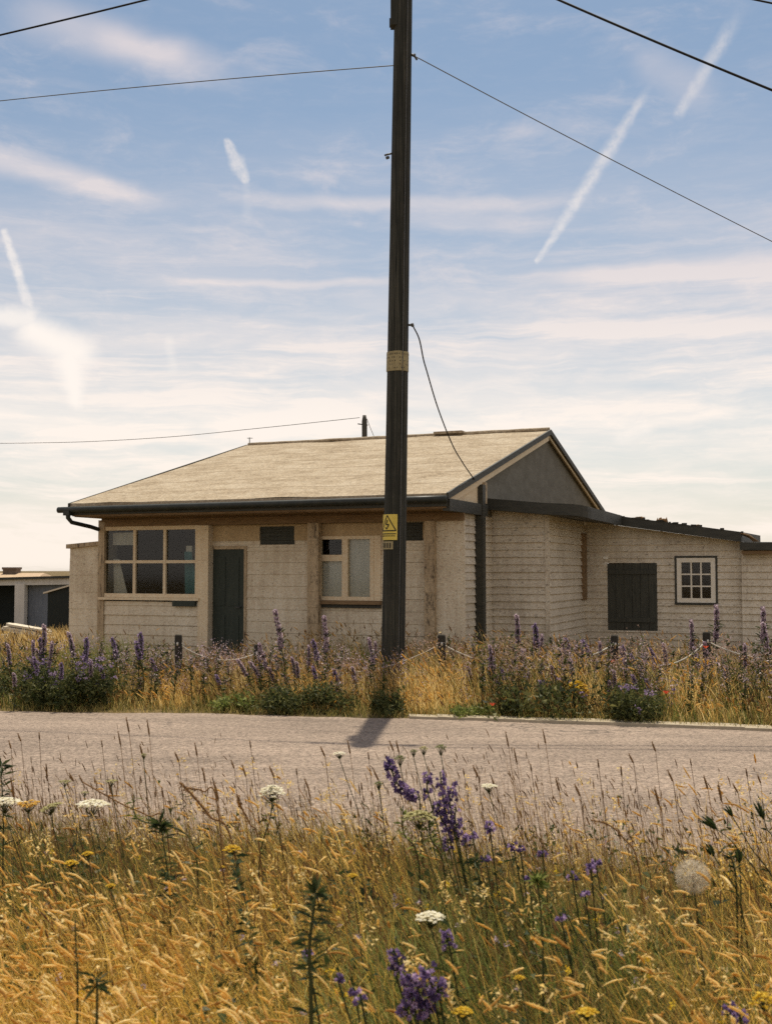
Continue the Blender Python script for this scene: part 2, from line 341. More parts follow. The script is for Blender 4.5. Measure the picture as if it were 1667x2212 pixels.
# ------------------------------------------------------------------ the bungalow
house = empty('bungalow', HB, 'weathered cream weatherboard bungalow with low tan roof and dark door behind the pole', 'house', rz=-TH)
VF, VR = .74, .87          # front wall and its recess, measured back from the eaves
EZ, RZ, RL, HS = 2.70, 4.29, 6.70, 5.85       # eave and ridge heights, length, half span
SL = (RZ-EZ)/HS
def top_of(v): return EZ + SL*v if v <= HS else RZ - SL*(v-HS)
def siding(mb, u0, u1, z0, z1, v, pitch, lap, holes=(), top=None, axis='u', jit=.0):
    """lapped boards on the plane v (axis u) or on the plane u (axis v), facing the camera side"""
    cuts = sorted({z0, z1} | {h[k] for h in holes for k in (2, 3) if z0 < h[k] < z1})
    k0 = math.floor(z0/pitch)
    z = k0*pitch
    while z < z1:
        zb, zt = z, z+pitch
        segs = [c for c in cuts if zb < c < zt]; zz = [max(zb, z0)]+segs+[min(zt, z1)]
        off = random.uniform(-jit, jit); tilt = random.uniform(-jit, jit)*.6
        for a, b in zip(zz[:-1], zz[1:]):
            if b-a < .004: continue
            iv = [(u0, u1)]
            for h in holes:
                if h[2] < (a+b)/2 < h[3]:
                    nx = []
                    for s, e in iv:
                        if h[0] > s: nx.append((s, min(e, h[0])))
                        if h[1] < e: nx.append((max(s, h[1]), e))
                    iv = [(s, e) for s, e in nx if e-s > .005]
            for s, e in iv:
                if top is not None:
                    if top(s) < a+.01: continue
                    while top(e) < b and e > s+.02: e -= .02
                    if e-s < .03: continue
                da, db = lap*(1-(a-zb)/pitch)+off, lap*(1-(b-zb)/pitch)+off
                za, zb2 = a, b-.002
                P = lambda uu, d, z_: (uu, v-d, z_+tilt*(uu-u0)) if axis == 'u' else (v+d, uu, z_+tilt*(uu-u0))
                if axis == 'u':
                    mb.hexa([P(s, da, za), P(e, da, za), P(e, -.03, za), P(s, -.03, za), P(s, db, zb2), P(e, db, zb2), P(e, -.03, zb2), P(s, -.03, zb2)])
                else:
                    mb.hexa([P(s, da, za), P(e, da, za), P(e, -.03, za), P(s, -.03, za), P(s, db, zb2), P(e, db, zb2), P(e, -.03, zb2), P(s, -.03, zb2)][::1])
        z += pitch
def part(name, mb, mat, parent=None): return mb.build(name, mat, parent or house)

# --- roof
def build_roof():
    T = .07; N = 26
    mb = MB()
    def strip(a, b, zoff0, zoff1, u0=-RL, u1=0.0):
        vs = []
        for i in range(N+1):
            u = u0+(u1-u0)*i/N
            for j in range(9):
                v = a+(b-a)*j/8; sag = .012*math.sin(u*1.7+v)+.01*math.sin(u*4.1+2*v)*(0 if i in (0, N) else 1)
                vs.append((u, v, top_of(v)+zoff0+sag*.6))
        mb.add(vs, [(i*9+j, (i+1)*9+j, (i+1)*9+j+1, i*9+j+1) for i in range(N) for j in range(8)])
    mb.smooth = True
    strip(0, HS, 0, 0); strip(HS, 2*HS, 0, 0); mb.smooth = False
    # underside and edges
    for a, b in ((0, HS), (HS, 2*HS)):
        mb.add([(-RL, a, top_of(a)-T), (0, a, top_of(a)-T), (0, b, top_of(b)-T), (-RL, b, top_of(b)-T)], [(0, 3, 2, 1)])
    mb.add([(-RL, 0, EZ), (0, 0, EZ), (0, 0, EZ-T), (-RL, 0, EZ-T)], [(0, 3, 2, 1)])
    r = part('roof', mb, M['roof'])
    mb = MB(); mb.tube([(-RL+.03+(RL-.03)*i/24, HS, RZ+.015+random.uniform(-.006, .006)) for i in range(25)], [.04]*25, 8)
    mb.box(-2.35, -1.75, HS-.12, HS+.12, RZ+.02, RZ+.07)
    part('ridge_capping', mb, M['roof'], r)
    mb = MB(); mb.tube([(-RL+.06, HS, RZ-.05), (-RL+.055, HS, RZ+.17)], .011, 6); mb.tube([(-RL+.0, HS, RZ+.155), (-RL+.13, HS, RZ+.15)], .007, 5)
    part('aerial_rod', mb, M['metal'], r)
    # verge boards on both gables: dark outer band, pale board below it on the right
    for u0, u1, nm in ((.0, .035, 'verge_board'), (-RL-.035, -RL, 'verge_board')):
        mb = MB()
        for a, b in ((-.02, HS), (HS, 2*HS+.02)):
            mb.prism([(u0, a, top_of(a)+.012), (u0, b, top_of(b)+.012), (u0, b, top_of(b)-.085), (u0, a, top_of(a)-.085)], (u1-u0, 0, 0))
        part(nm, mb, M['fascia'], r)
    mb = MB(); a, b = .1, HS-.02
    mb.prism([(-.04, a, top_of(a)-.088), (-.04, b, top_of(b)-.088), (-.04, b, top_of(b)-.20), (-.04, a+.25, top_of(a+.25)-.20)], (.03, 0, 0))
    b2 = 2*HS-.3
    mb.prism([(-.04, HS, top_of(HS)-.088), (-.04, b2, top_of(b2)-.088), (-.04, b2, top_of(b2)-.13), (-.04, HS, top_of(HS)-.13)], (.025, 0, 0))
    part('bargeboard', mb, M['trim'], r)
build_roof()

# --- eaves
mb = MB(); mb.box(-RL, 0, .0, .03, EZ-.19, EZ-.074); part('eaves_fascia', mb, M['fascia'])
mb = MB()
gp = [(-RL-.2+i*(RL+.22)/14, -.055, EZ-.085-.02*(1-i/14)) for i in range(15)]
mb.tube(gp, [.052]*15, 10)
gut = part('gutter', mb, M['gutter'])
mb = MB(); mb.tube([(-RL+.0, -.055, EZ-.13), (-RL-.0, -.05, EZ-.24), (-RL+.01, .03, EZ-.31), (-RL+.04, .5, EZ-.37), (-RL+.045, .95, EZ-.45), (-RL+.045, 1.25, EZ-.58)], [.042, .038, .035, .035, .035, .035], 10)
mb.box(-RL-.06, -RL+.06, -.11, .0, EZ-.2, EZ-.12)
part('downpipe', mb, M['gutter'], gut)
mb = MB(); mb.box(-RL+.02, -.02, .03, .95, EZ-.21, EZ-.17)
for i in range(7): mb.box(-RL+.05, -.06, .05+.12*i, .15+.12*i, EZ-.222, EZ-.212)
part('soffit', mb, M['brown'])
mb = MB(); mb.box(-6.6, 0.02, VF-.03, VF+.01, 2.335, EZ-.225); mb.box(-6.6, .02, VF-.05, VF-.03, 2.42, 2.45); part('frieze_board', mb, M['brown'])

# --- front wall, left bay with its six pane window

wl, wr = onv(222, 1128, VF)[0], onv(431, 1128, VF)[0]; wb, wt = 1.125, 2.335
bay_r = onv(452, 1200, VF)[0]
mb = MB()
siding(mb, -6.58, wr, 0, 1.06, VF, .165, .018, jit=.004)
siding(mb, wr, bay_r-.0, 0, 2.335, VF, 2.5, .004)
mb.box(-6.6, wl-.002, VF-.006, VF+.03, 1.06, 2.335)
mb.box(bay_r-.03, bay_r, VF+.03, VR, 0, 2.335)
part('front_wall', mb, M['board_white'])
mb = MB(); mb.box(-6.66, -6.53, VF-.035, VF+.05, 0, 2.45); part('corner_board', mb, M['post'])
mb = MB(); mb.box(wr+.0, bay_r, VF-.03, VF-.006, .0, 2.33); part('corner_board', mb, M['trim'])

def window(name, u0, u1, z0, z1, v, cols, rows, outer, bar, mat_frame, pane_back=.06, depth=.05, proud=.02, label=None, colw=None, sill=True):
    fr = MB()
    fr.box(u0, u1, v-proud, v+depth, z1-outer, z1); fr.box(u0, u1, v-proud, v+depth, z0, z0+outer)
    fr.box(u0, u0+outer, v-proud, v+depth, z0+outer, z1-outer); fr.box(u1-outer, u1, v-proud, v+depth, z0+outer, z1-outer)
    a, b, c, d = u0+outer, u1-outer, z0+outer, z1-outer
    for i in range(1, cols):
        x = a+(b-a)*i/cols; fr.box(x-bar/2, x+bar/2, v-proud+.008, v+depth, c, d)
    for j in range(1, rows):
        z = c+(d-c)*j/rows
        for i in range(cols):
            xa = a+(b-a)*i/cols+(bar/2 if i else 0); xb = a+(b-a)*(i+1)/cols-(bar/2 if i < cols-1 else 0)
            fr.box(xa, xb, v-proud+.012, v+depth, z-bar/2, z+bar/2)
    f = part(name, fr, mat_frame)
    g = MB(); g.add([(a, v+.025, c), (b, v+.025, c), (b, v+.025, d), (a, v+.025, d)], [(0, 1, 2, 3)]); part('pane', g, M['glass'], f)
    if sill:
        s = MB(); s.box(u0-.03, u1+.03, v-proud-.05, v+.02, z0-.045, z0-.002); part('sill', s, mat_frame, f)
    return f
wf = window('front_window', wl, wr, wb, wt, VF, 3, 2, .065, .05, M['trim'])
def drape(name, pts_top, pts_bot, v, mat, par, folds=9, amp=.025):
    mb = MB(); n = folds*4; vs = []
    for i in range(n+1):
        t = i/n; w = amp*math.sin(t*folds*2*math.pi)
        for k in range(6):
            q = k/5.0
            u = (pts_top[0]*(1-t)+pts_top[1]*t)*(1-q)+(pts_bot[0]*(1-t)+pts_bot[1]*t)*q
            vs.append((u, v+w*(.4+.6*q), pts_top[2]*(1-q)+pts_bot[2]*q))
    mb.smooth = True
    mb.add(vs, [(i*6+k, (i+1)*6+k, (i+1)*6+k+1, i*6+k+1) for i in range(n) for k in range(5)]); part(name, mb, mat, par)
drape('curtain', (wl+.12, wl+.24, 1.78), (wl+.14, wl+.42, 1.19), VF+.16, M['curtain'], wf, 3, .02)
mb = MB(); mb.box(wl+.11, wl+.60, VF+.15, VF+.16, 2.02, 2.24); part('rear_light_patch', mb, M['curtain'], wf)  # pale sheet standing in for daylight seen through a rear window
drape('teal_curtain', (wr-.42, wr-.28, 1.9), (wr-.4, wr-.12, 1.19), VF+.2, M['teal'], wf, 3, .02)
mb = MB(); mb.box(wr-.4, wr-.28, VF+.22, VF+.3, 1.82, 2.0); part('white_jug', mb, M['curtain'], wf)
mb = MB(); mb.box(wr-.47, wr-.03, VF-.075, VF-.012, .985, 1.075); part('letter_box', mb, M['door'])
# interior shell behind the glazing
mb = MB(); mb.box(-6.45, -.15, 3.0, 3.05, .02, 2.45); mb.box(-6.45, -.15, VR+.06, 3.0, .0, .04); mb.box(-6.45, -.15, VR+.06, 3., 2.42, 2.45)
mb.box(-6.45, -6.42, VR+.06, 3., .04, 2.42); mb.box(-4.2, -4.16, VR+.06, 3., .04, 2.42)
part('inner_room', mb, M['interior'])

# --- recessed front wall with door, fanlights and double window
dl, dt = onv(452, 1183, VR); dr, _ = onv(529, 1190, VR)
f1 = (*[onv(x, 1150, VR)[0] for x in (562, 637)], onv(600, 1176, VR)[1], onv(600, 1137, VR)[1])
f2 = (*[onv(x, 1150, VR)[0] for x in (868, 914)], onv(890, 1167, VR)[1], onv(890, 1128, VR)[1])
w2 = (onv(686, 1200, VR)[0], onv(808, 1200, VR)[0], onv(750, 1297, VR)[1], onv(750, 1158, VR)[1])
post1 = [onv(x, 1200, VF-.02)[0] for x in (666, 689)]; post2 = [onv(x, 1200, VF-.02)[0] for x in (918, 939)]
mb = MB()
siding(mb, bay_r, post2[0], 0, 2.34, VR, .19, .012, holes=[(dl, dr, -1, dt), f1, f2, w2], jit=.002)
siding(mb, post2[1], .0, 0, 2.34, VF+.04, 2.4, .01)
part('recessed_wall', mb, M['board_white'])
mb = MB(); zp = 2.07  # panels whose brown colour paints in the shade under the eaves
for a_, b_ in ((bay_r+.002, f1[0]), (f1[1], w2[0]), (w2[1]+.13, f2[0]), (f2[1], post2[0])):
    mb = MB(); mb.box(a_, b_, VR-.022, VR-.013, zp, 2.334); part('eave_shade_panel', mb, M['panel'])
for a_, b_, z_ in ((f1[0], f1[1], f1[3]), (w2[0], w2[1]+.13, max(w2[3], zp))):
    mb = MB(); mb.box(a_, b_, VR-.022, VR-.013, z_, 2.334); part('eave_shade_panel', mb, M['panel'])
for pp in (post1, post2):
    mb = MB(); mb.box(pp[0], pp[1], VF-.05, VF+.06, 0, 2.335)
    for k in range(9): mb.box(pp[0]-.006, pp[1]+.006, VF-.056, VF-.045, .25*k, .25*k+random.uniform(.05, .22))
    part('porch_post', mb, M['post'])
mb = MB(); mb.box(dl, dr, VR-.005, VR+.03, .0, dt-.03)
for a, b in ((.12, .85), (1.0, 1.8)): 
    w = (dr-dl)
    mb.box(dl+.1, dl+w*.47, VR-.016, VR-.005, a, b); mb.box(dl+w*.53, dr-.1, VR-.016, VR-.005, a, b)
d = part('front_door', mb, M['door'])
mb = MB(); mb.tube([(dr-.07, VR-.006, .98), (dr-.07, VR-.05, .98), (dr-.15, VR-.055, .98)], .011, 8); part('door_handle', mb, M['metal'], d)
mb = MB(); mb.box(dl-.05, dr+.05, VR-.03, VR+.01, dt-.03, dt+.025); mb.box(dr, dr+.045, VR-.028, VR+.01, 0, dt-.03); part('door_frame', mb, M['post'], d)
for ff in (f1, f2):
    mb = MB(); mb.box(ff[0], ff[1], VR+.01, VR+.03, ff[2], ff[3])
    for k in range(5):
        z = ff[2]+(ff[3]-ff[2])*(k+.5)/5; mb.hexa([(ff[0]+.01, VR-.01, z-.025), (ff[1]-.01, VR-.01, z-.025), (ff[1]-.01, VR+.008, z-.01), (ff[0]+.01, VR+.008, z-.01), (ff[0]+.01, VR-.006, z-.018), (ff[1]-.01, VR-.006, z-.018), (ff[1]-.01, VR+.008, z+.01), (ff[0]+.01, VR+.008, z+.01)])
    part('high_vent', mb, M['board_dark'])
# double window: small light over a large one on the left, tall light on the right
mb = MB(); u0, u1, z0, z1 = w2; mid = u0+(u1-u0)*.5; tz = z0+(z1-z0)*.66; V0, V1 = VR-.03, VR+.05
mb.box(u0, u1, V0, V1, z1-.05, z1); mb.box(u0, u1, V0, V1, z0, z0+.06)
for a, b in ((u0, u0+.07), (mid-.05, mid+.05), (u1-.06, u1)): mb.box(a, b, V0, V1, z0+.06, z1-.05)
mb.box(u0+.07, mid-.05, V0+.004, V1, tz-.05, tz+.05); mb.box(u1, u1+.12, V0+.01, V1, z0, z1)
wf2 = part('double_window', mb, M['trim'])
mb = MB()
for a, b, c, e in ((u0+.07, mid-.05, z0+.06, tz-.05), (u0+.07, mid-.05, tz+.05, z1-.05), (mid+.05, u1-.06, z0+.06, z1-.05)):
    mb.add([(a, VR+.012, c), (b, VR+.012, c), (b, VR+.012, e), (a, VR+.012, e)], [(0, 1, 2, 3)])
part('pane', mb, M['glass'], wf2)
mb = MB(); mb.box(u0+.06, mid-.02, VR+.052, VR+.056, z0+.05, tz); mb.box(mid, u1-.05, VR+.052, VR+.056, z0+.05, z1-.04); part('blind', mb, M['blind'], wf2)
mb = MB(); mb.box(u0-.02, u1+.14, VR-.1, VR-.012, z0-.06, z0-.003); part('sill', mb, M['brown'], wf2)
mb = MB(); mb.box(u0+.04, u1+.13, VR-.05, VR-.011, z0-.115, z0-.062); part('sill_shade_strip', mb, M['fascia'], wf2)  # near-black strip below the sill, put in as its shadow

# --- gable end on the right
GU = -.10
mb = MB(); a, b = .62, HS
mb.prism([(GU-.04, 1.88, 2.45), (GU-.04, 2*HS-.6, 2.45), (GU-.04, 2*HS-.6, top_of(2*HS-.6)-.08), (GU-.04, HS, RZ-.08), (GU-.04, 1.88, top_of(1.88)-.08)], (.03, 0, 0))
part('gable_panel', mb, M['gable'])
mb = MB(); mb.prism([(GU+.03, .12, EZ-.07), (GU+.03, 1.74, EZ-.07), (GU+.03, 1.74, top_of(1.74)-.09), (GU+.03, .12, top_of(.12)-.09)], (.03, 0, 0)); part('gable_return', mb, M['trim'])
mb = MB(); mb.box(GU+.02, .03, .05, 1.85, EZ-.25, EZ-.075); part('return_fascia', mb, M['fascia'])
mb = MB(); siding(mb, .78, 2.42, 0, 2.46, GU, .12, .026, axis='v', jit=.005)
mb.box(GU-.03, GU, 2.42, 2*HS-.6, 0, 2.45)
part('side_wall', mb, M['board_grey'])
pv0, pv1 = onu(1037, 1200, .0)[0], onu(1053, 1200, .0)[0]
mb = MB(); mb.box(-.075, .045, pv0, pv0+.14, 0, 2.93); part('gable_post', mb, M['fascia'])
mb = MB(); mb.box(-.06, .03, pv0+.15, pv0+.27, EZ-.06, 2.98); part('gable_post_cap', mb, M['post'])
# back and left walls
mb = MB(); mb.box(-6.6, GU, 2*HS-.6, 2*HS-.56, 0, 2.6)
mb.prism([(-6.6, VF+.06, 0), (-6.6, 2*HS-.6, 0), (-6.6, 2*HS-.6, top_of(2*HS-.6)-.08), (-6.6, HS, RZ-.08), (-6.6, VF+.06, top_of(VF+.06)-.08)], (.03, 0, 0))
part('rear_wall', mb, M['board_grey'])
# --- small lean-to on the left
lv = 1.1; lu0, lz0 = onv(152, 1176, lv); lu1, lz1 = -6.6, onv(200, 1167, lv)[1]
mb = MB(); siding(mb, lu0, lu1, 0, 2.2, lv, .3, .006, top=lambda u: lz0-.07+(u-lu0)*(lz1-lz0)/(lu1-lu0), jit=.002)
mb.prism([(lu0, lv+.004, lz0-.4), (lu1, lv+.004, lz0-.4), (lu1, lv+.004, lz1-.07), (lu0, lv+.004, lz0-.07)], (0, .02, 0))
mb.box(lu0, lu0+.03, lv+.03, 2.2, 0, lz0-.08); part('leanto_wall', mb, M['board_white'])
mb = MB(); mb.prism([(lu0-.05, lv-.05, lz0), (lu1-.035, lv-.05, lz1), (lu1-.035, lv-.05, lz1-.07), (lu0-.05, lv-.05, lz0-.075)], (0, 1.2, 0)); part('leanto_roof', mb, M['post'])

# --- annexe on the right
AV, AU = 2.45, onv(1184, 1200, 2.45)[0]; WV = 5.0
mb = MB()
siding(mb, GU, AU, 0, 2.6, AV, .12, .028, jit=.005)
part('annexe_front_wall', mb, M['board_grey'])
cv0, cv1 = onu(1253, 1200, AU)[0], onu(1270, 1200, AU)[0]
mb = MB(); siding(mb, AV, WV, 0, 2.6, AU, .12, .032, axis='v', holes=[(cv0, min(cv1, WV-.05), 1.05, 2.25)], jit=.004)
part('annexe_side_wall', mb, M['board_grey'])
mb = MB(); cv1 = min(cv1, WV-.06)
for a, b in ((cv0, cv0+.12), (cv1-.12, cv1)): mb.box(AU-.03, AU+.06, a, b, 1.05, 2.25)
mb.box(AU-.03, AU+.06, cv0+.12, cv1-.12, 2.15, 2.25); mb.box(AU-.03, AU+.08, cv0+.12, cv1-.12, 1.05, 1.13)
cw = part('side_window', mb, M['brown'])
mb = MB(); mb.add([(AU+.0, cv0+.12, 1.13), (AU, cv1-.12, 1.13), (AU, cv1-.12, 2.15), (AU, cv0+.12, 2.15)], [(0, 1, 2, 3)]); part('pane', mb, M['glass'], cw)
mb = MB(); mb.box(AU-.05, AU+.02, AV-.028, AV+.02, 0, 2.5); part('corner_board', mb, M['board_grey'])
ua, za = onv(1062, 1078, AV-.4); ub, zb = onv(1268, 1092, AV-.4); TK = .18
def slab(mb, pts, th): mb.prism(pts, (0, 0, -th))
mb = MB(); slab(mb, [(GU+.0, AV-.4, za+.02), (ub*.55, AV-.4, zb+.06), (ub*.86, AV-.4, zb+.028), (ub*.95, AV-.36, zb+.006), (ub*.985, AV-.28, zb-.008), (ub, AV-.15, zb-.02), (ub+.04, AV+.6, zb-.03), (ub+.02, WV-.32, zb-.04), (GU, WV-.32, za+.03)], TK)
part('annexe_roof', mb, M['fascia'])
FV = WV-.3
uc, zc = onv(1309, 1111, FV); ud, zd = onv(1600, 1149, FV)
kk = (zd-zc)/(ud-uc)
wtop = lambda u: zc+kk*(u-uc)-.14
mb = MB(); slab(mb, [(AU+.02, FV, zc-kk*(uc-AU-.02)), (ud, FV, zd), (ud, FV+4, zd+.05), (AU+.02, FV+4, zc-kk*(uc-AU)+.05)], .17)
for q in range(26):
    u = random.uniform(uc, ud); h = random.uniform(.0, .025); mb.box(u, u+random.uniform(.03, .1), FV-.008, FV+.05, wtop(u)+.12, wtop(u)+.138+h)
wr_ = part('wing_roof', mb, M['fascia'])
for px, h, w in ((1428, .09, .1), (1380, .05, .08), (1505, .035, .06)):
    mb = MB(); u, z = onv(px, 1120, FV); z = wtop(u)+.13
    mb.tube([(u-w, FV+.03, z-.01), (u-w*.3, FV+.03, z+h*.35), (u+w*.3, FV+.03, z+h*.4), (u+w, FV+.03, z-.01)], [.012, .03, .034, .012], 6)
    for q in range(14):
        a = u+random.uniform(-w, w)*.8; mb.add([(a-.03, FV+.03, z), (a+.03, FV+.05, z), (a+random.uniform(-.03, .03), FV+.04, z+h*random.uniform(.6, 1.1))], [(0, 1, 2)])
    part('moss_tuft', mb, M['brownstem'], wr_)
mb = MB()
for q in range(4):
    mb.tube([(ud-.05, FV+.02+.05*q, zd-.01), (ud+.12, FV+.0+.05*q, zd-.06-.01*q), (ud+.28-.03*q, FV+.05*q, zd-.17)], [.02, .016, .008], 5)
part('torn_felt', mb, M['brown'], wr_)
bo = (onv(1312, 1290, WV)[0], onv(1419, 1290, WV)[0], onv(1365, 1362, WV)[1], onv(1365, 1216, WV)[1])
wn = (onv(1455, 1250, WV)[0], onv(1551, 1250, WV)[0], onv(1500, 1308, WV)[1], onv(1500, 1199, WV)[1])
mb = MB(); siding(mb, AU, ud+.02, 0, 2.6, WV, .12, .026, holes=[bo, (wn[0]+.03, wn[1]-.03, wn[2]+.03, wn[3]-.03)], top=lambda u: wtop(u)-.02, jit=.003)
mb.prism([(AU, WV+.004, 1.9), (ud+.02, WV+.004, 1.9), (ud+.02, WV+.004, wtop(ud)-.03), (AU, WV+.004, wtop(AU)-.03)], (0, .02, 0)); part('wing_wall', mb, M['board_grey'])
mb = MB(); n = 6
for k in range(n):
    a = bo[0]+(bo[1]-bo[0])*k/n; b = bo[0]+(bo[1]-bo[0])*(k+1)/n; mb.box(a+.003, b-.003, WV-.012-random.uniform(0, .006), WV+.03, bo[2], bo[3]-random.uniform(0, .02))
for z in (bo[2]+.15, bo[3]-.2): mb.box(bo[0]+.02, bo[1]-.02, WV-.04, WV-.019, z, z+.08)
part('boarded_opening', mb, M['board_dark'])
wf3 = window('wing_window', wn[0]+.05, wn[1]-.05, wn[2]+.05, wn[3]-.05, WV, 3, 3, .078, .024, M['sash'], sill=False)
mb = MB()
mb.box(wn[0]+.014, wn[1]-.014, WV-.028, WV+.03, wn[3]-.048, wn[3]-.014); mb.box(wn[0]+.014, wn[1]-.014, WV-.05, WV+.03, wn[2]+.01, wn[2]+.048)
mb.box(wn[0]+.014, wn[0]+.048, WV-.028, WV+.03, wn[2]+.048, wn[3]-.048); mb.box(wn[1]-.048, wn[1]-.014, WV-.028, WV+.03, wn[2]+.048, wn[3]-.048)
part('outer_frame', mb, M['fascia'], wf3)
mb = MB(); mb.box(AU+.1, 6.9, WV+1.6, WV+1.65, .0, 2.0); mb.box(AU+.1, 6.9, WV+.05, WV+1.6, 0, .03); part('wing_room', mb, M['brick'])
mb = MB(); WV2 = WV-.12; siding(mb, ud-.02, 7.2, 0, 1.95, WV2, .12, .026, jit=.003); mb.box(ud-.02, ud, WV2, WV, 0, 1.95); part('end_wall', mb, M['board_grey'])
zf = onv(1650, 1172, WV2-.25)[1]
mb = MB(); slab(mb, [(ud-.02, WV2-.25, zf+.01), (7.4, WV2-.25, zf-.03), (7.4, WV2+3.5, zf+.05), (ud-.02, WV2+3.5, zf+.1)], .13); part('end_roof', mb, M['fascia'])
mb = MB(); mb.box(ud-.0, 7.3, WV2-.2, WV2+.0, zf-.19, zf-.135); part('end_soffit', mb, M['brown'])

# ------------------------------------------------------------------ utility pole in front
PY = 14.2
pb = at(847, 1512, PY); pt = at(873.5, -150, PY); pb.z = 0
pole = empty('utility_pole', pb, 'tall dark tarred wooden utility pole with yellow warning sign at the roadside', 'utility pole')
ax = (pt-pb); H = ax.length; axn = ax.normalized()
def onp(z): return ax*(z/ax.z)
RB, RT = .152, .112
def prad(z): return RB+(RT-RB)*z/ax.z
mb = MB(); N = 40; vs = []; n = 28
for i in range(N+1):
    z = -.3+(ax.z+.45)*i/N; c = onp(z)
    for k in range(n):
        w = 2*math.pi*k/n; r = prad(z)*(1+.012*math.sin(5*w+1)+.008*math.sin(11*w+.6*z)+random.uniform(-.004, .004)); vs.append(c+Vector((math.cos(w)*r, math.sin(w)*r, 0)))
mb.smooth = True; mb.add(vs, [(i*n+k, i*n+(k+1) % n, (i+1)*n+(k+1) % n, (i+1)*n+k) for i in range(N) for k in range(n)]+[tuple(range(N*n, N*n+n))])
mb.build('shaft', M['wood_pole'], pole)
def zpix(y): return at(850, y, PY).z
def wrap(z0, z1, a0, a1, off, mat, name, par, n=10, rag=0):
    mb = MB(); vs = []
    for j, z in enumerate((z0, z1)):
        for d in (off, off+.004):
            for i in range(n+1):
                a = a0+(a1-a0)*i/n; r = prad(z)+d; vs.append(onp(z+(random.uniform(-rag, rag) if d else 0))+Vector((math.cos(a)*r, math.sin(a)*r, 0)))
    m = n+1; fs = []
    for i in range(n):
        fs += [(m+i, m+i+1, 3*m+i+1, 3*m+i), (i+1, i, 2*m+i, 2*m+i+1), (2*m+i, 3*m+i, 3*m+i+1, 2*m+i+1), (i, i+1, m+i+1, m+i)]
    fs += [(0, m, 3*m, 2*m), (n, 2*m+n, 3*m+n, m+n)]
    mb.smooth = False; mb.add(vs, fs); return mb.build(name, mat, par)
band = wrap(zpix(804), zpix(762), R(180), R(362), .004, M['tan_label'], 'label_band', pole, 16, .004)
band.data.materials[0] = M['tan_label']
mb = MB()
for row in range(5):
    z = zpix(768+row*7.5)
    for k in range(13):
        a = R(188+k*13+random.uniform(-3, 3)); 
        if random.random() < .3: continue
        r = prad(z)+.011; dz = random.uniform(.006, .014); da = random.uniform(.03, .085)
        P = lambda aa, zz: onp(zz)+Vector((math.cos(aa)*r, math.sin(aa)*r, 0))
        mb.add([P(a, z-dz), P(a+da, z-dz*.6), P(a+da, z+dz), P(a, z+dz*.7)], [(0, 1, 2, 3)])
mb.build('worn_lettering', M['black_ink'], band)
# warning plate: triangle with a bolt, two bars of text below
A0, A1 = R(182), R(281); ZS0, ZS1 = zpix(1167), zpix(1112)
plate = wrap(ZS0, ZS1, A0, A1, .006, M['yellow'], 'warning_sign', pole, 10)
mb = MB()
def ps(s, t, r=.0135):
    a = A0+(A1-A0)*s; z = ZS0+(ZS1-ZS0)*t; rr = prad(z)+r; return onp(z)+Vector((math.cos(a)*rr, math.sin(a)*rr, 0))
def stroke(p, q, w):
    d = Vector((q[0]-p[0], q[1]-p[1])); nrm = Vector((-d.y, d.x)).normalized()*w
    for k in range(6):
        a = Vector(p)+d*k/6; b = Vector(p)+d*(k+1)/6
        mb.add([ps(*(a-nrm)), ps(*(b-nrm)), ps(*(b+nrm)), ps(*(a+nrm))], [(0, 1, 2, 3)])
stroke((.1, .36), (.48, .96), .022); stroke((.48, .96), (.94, .36), .022); stroke((.1, .36), (.94, .36), .022)
stroke((.5, .78), (.4, .6), .03); stroke((.4, .6), (.58, .6), .024); stroke((.58, .6), (.46, .43), .026); stroke((.36, .5), (.46, .42), .022)
stroke((.08, .24), (.94, .24), .018)
for k in range(9): stroke((.1+k*.092, .16), (.155+k*.092, .16), .022)
mb.build('bolt_symbol', M['black_ink'], plate)
small = wrap(zpix(1187), zpix(1170), R(190), R(262), .006, M['tan_label'], 'number_plate', pole, 6)
mb = MB()
for k in range(4):
    a = R(203+k*14); z0, z1 = zpix(1184), zpix(1173); r = prad(z0)+.0135
    P = lambda aa, zz: onp(zz)+Vector((math.cos(aa)*r, math.sin(aa)*r, 0))
    mb.add([P(a, z0), P(a+.1, z0), P(a+.1, z1), P(a, z1)], [(0, 1, 2, 3)])
mb.build('number_marks', M['black_ink'], small)
mb = MB(); mb.tube([onp(z)+Vector((math.cos(R(296))*(prad(z)+.008), math.sin(R(296))*(prad(z)+.008), 0)) for z in [i*.35 for i in range(27)]], .006, 6); mb.build('earth_wire', M['metal'], pole)
def bracket(y, ang, L, rad, drop=0):
    z = zpix(y); a = R(ang); d = Vector((math.cos(a), math.sin(a), 0)); b = onp(z)+d*(prad(z)-.01)
    mb = MB(); mb.tube([b, b+d*L*.6+Vector((0, 0, drop*.5)), b+d*L+Vector((0, 0, drop))], rad, 8); return mb, b+d*L+Vector((0, 0, drop)), d
mb, _, _ = bracket(332, 185, .1, .013, -.03); mb.tube([onp(zpix(337))+Vector((-prad(4)-.02, -.01, -.02)), onp(zpix(337))+Vector((-prad(4)-.055, -.02, -.035))], .02, 6); mb.build('step_bolt', M['metal'], pole)
mb, e1, _ = bracket(118, 0, .05, .018, -.02); mb.tube([e1+Vector((0, 0, .03)), e1, e1+Vector((.03, 0, -.05))], .014, 6); mb.build('wire_hook', M['metal'], pole)
mb, e2, _ = bracket(702, 0, .06, .015, 0); mb.tube([e2+Vector((-.005, 0, .02)), e2+Vector((.005, 0, -.02))], .02, 8); mb.build('wire_hook', M['metal'], pole)
mb = MB(); z0, z1 = zpix(60), zpix(-30); c0, c1 = onp(z0), onp(z1)
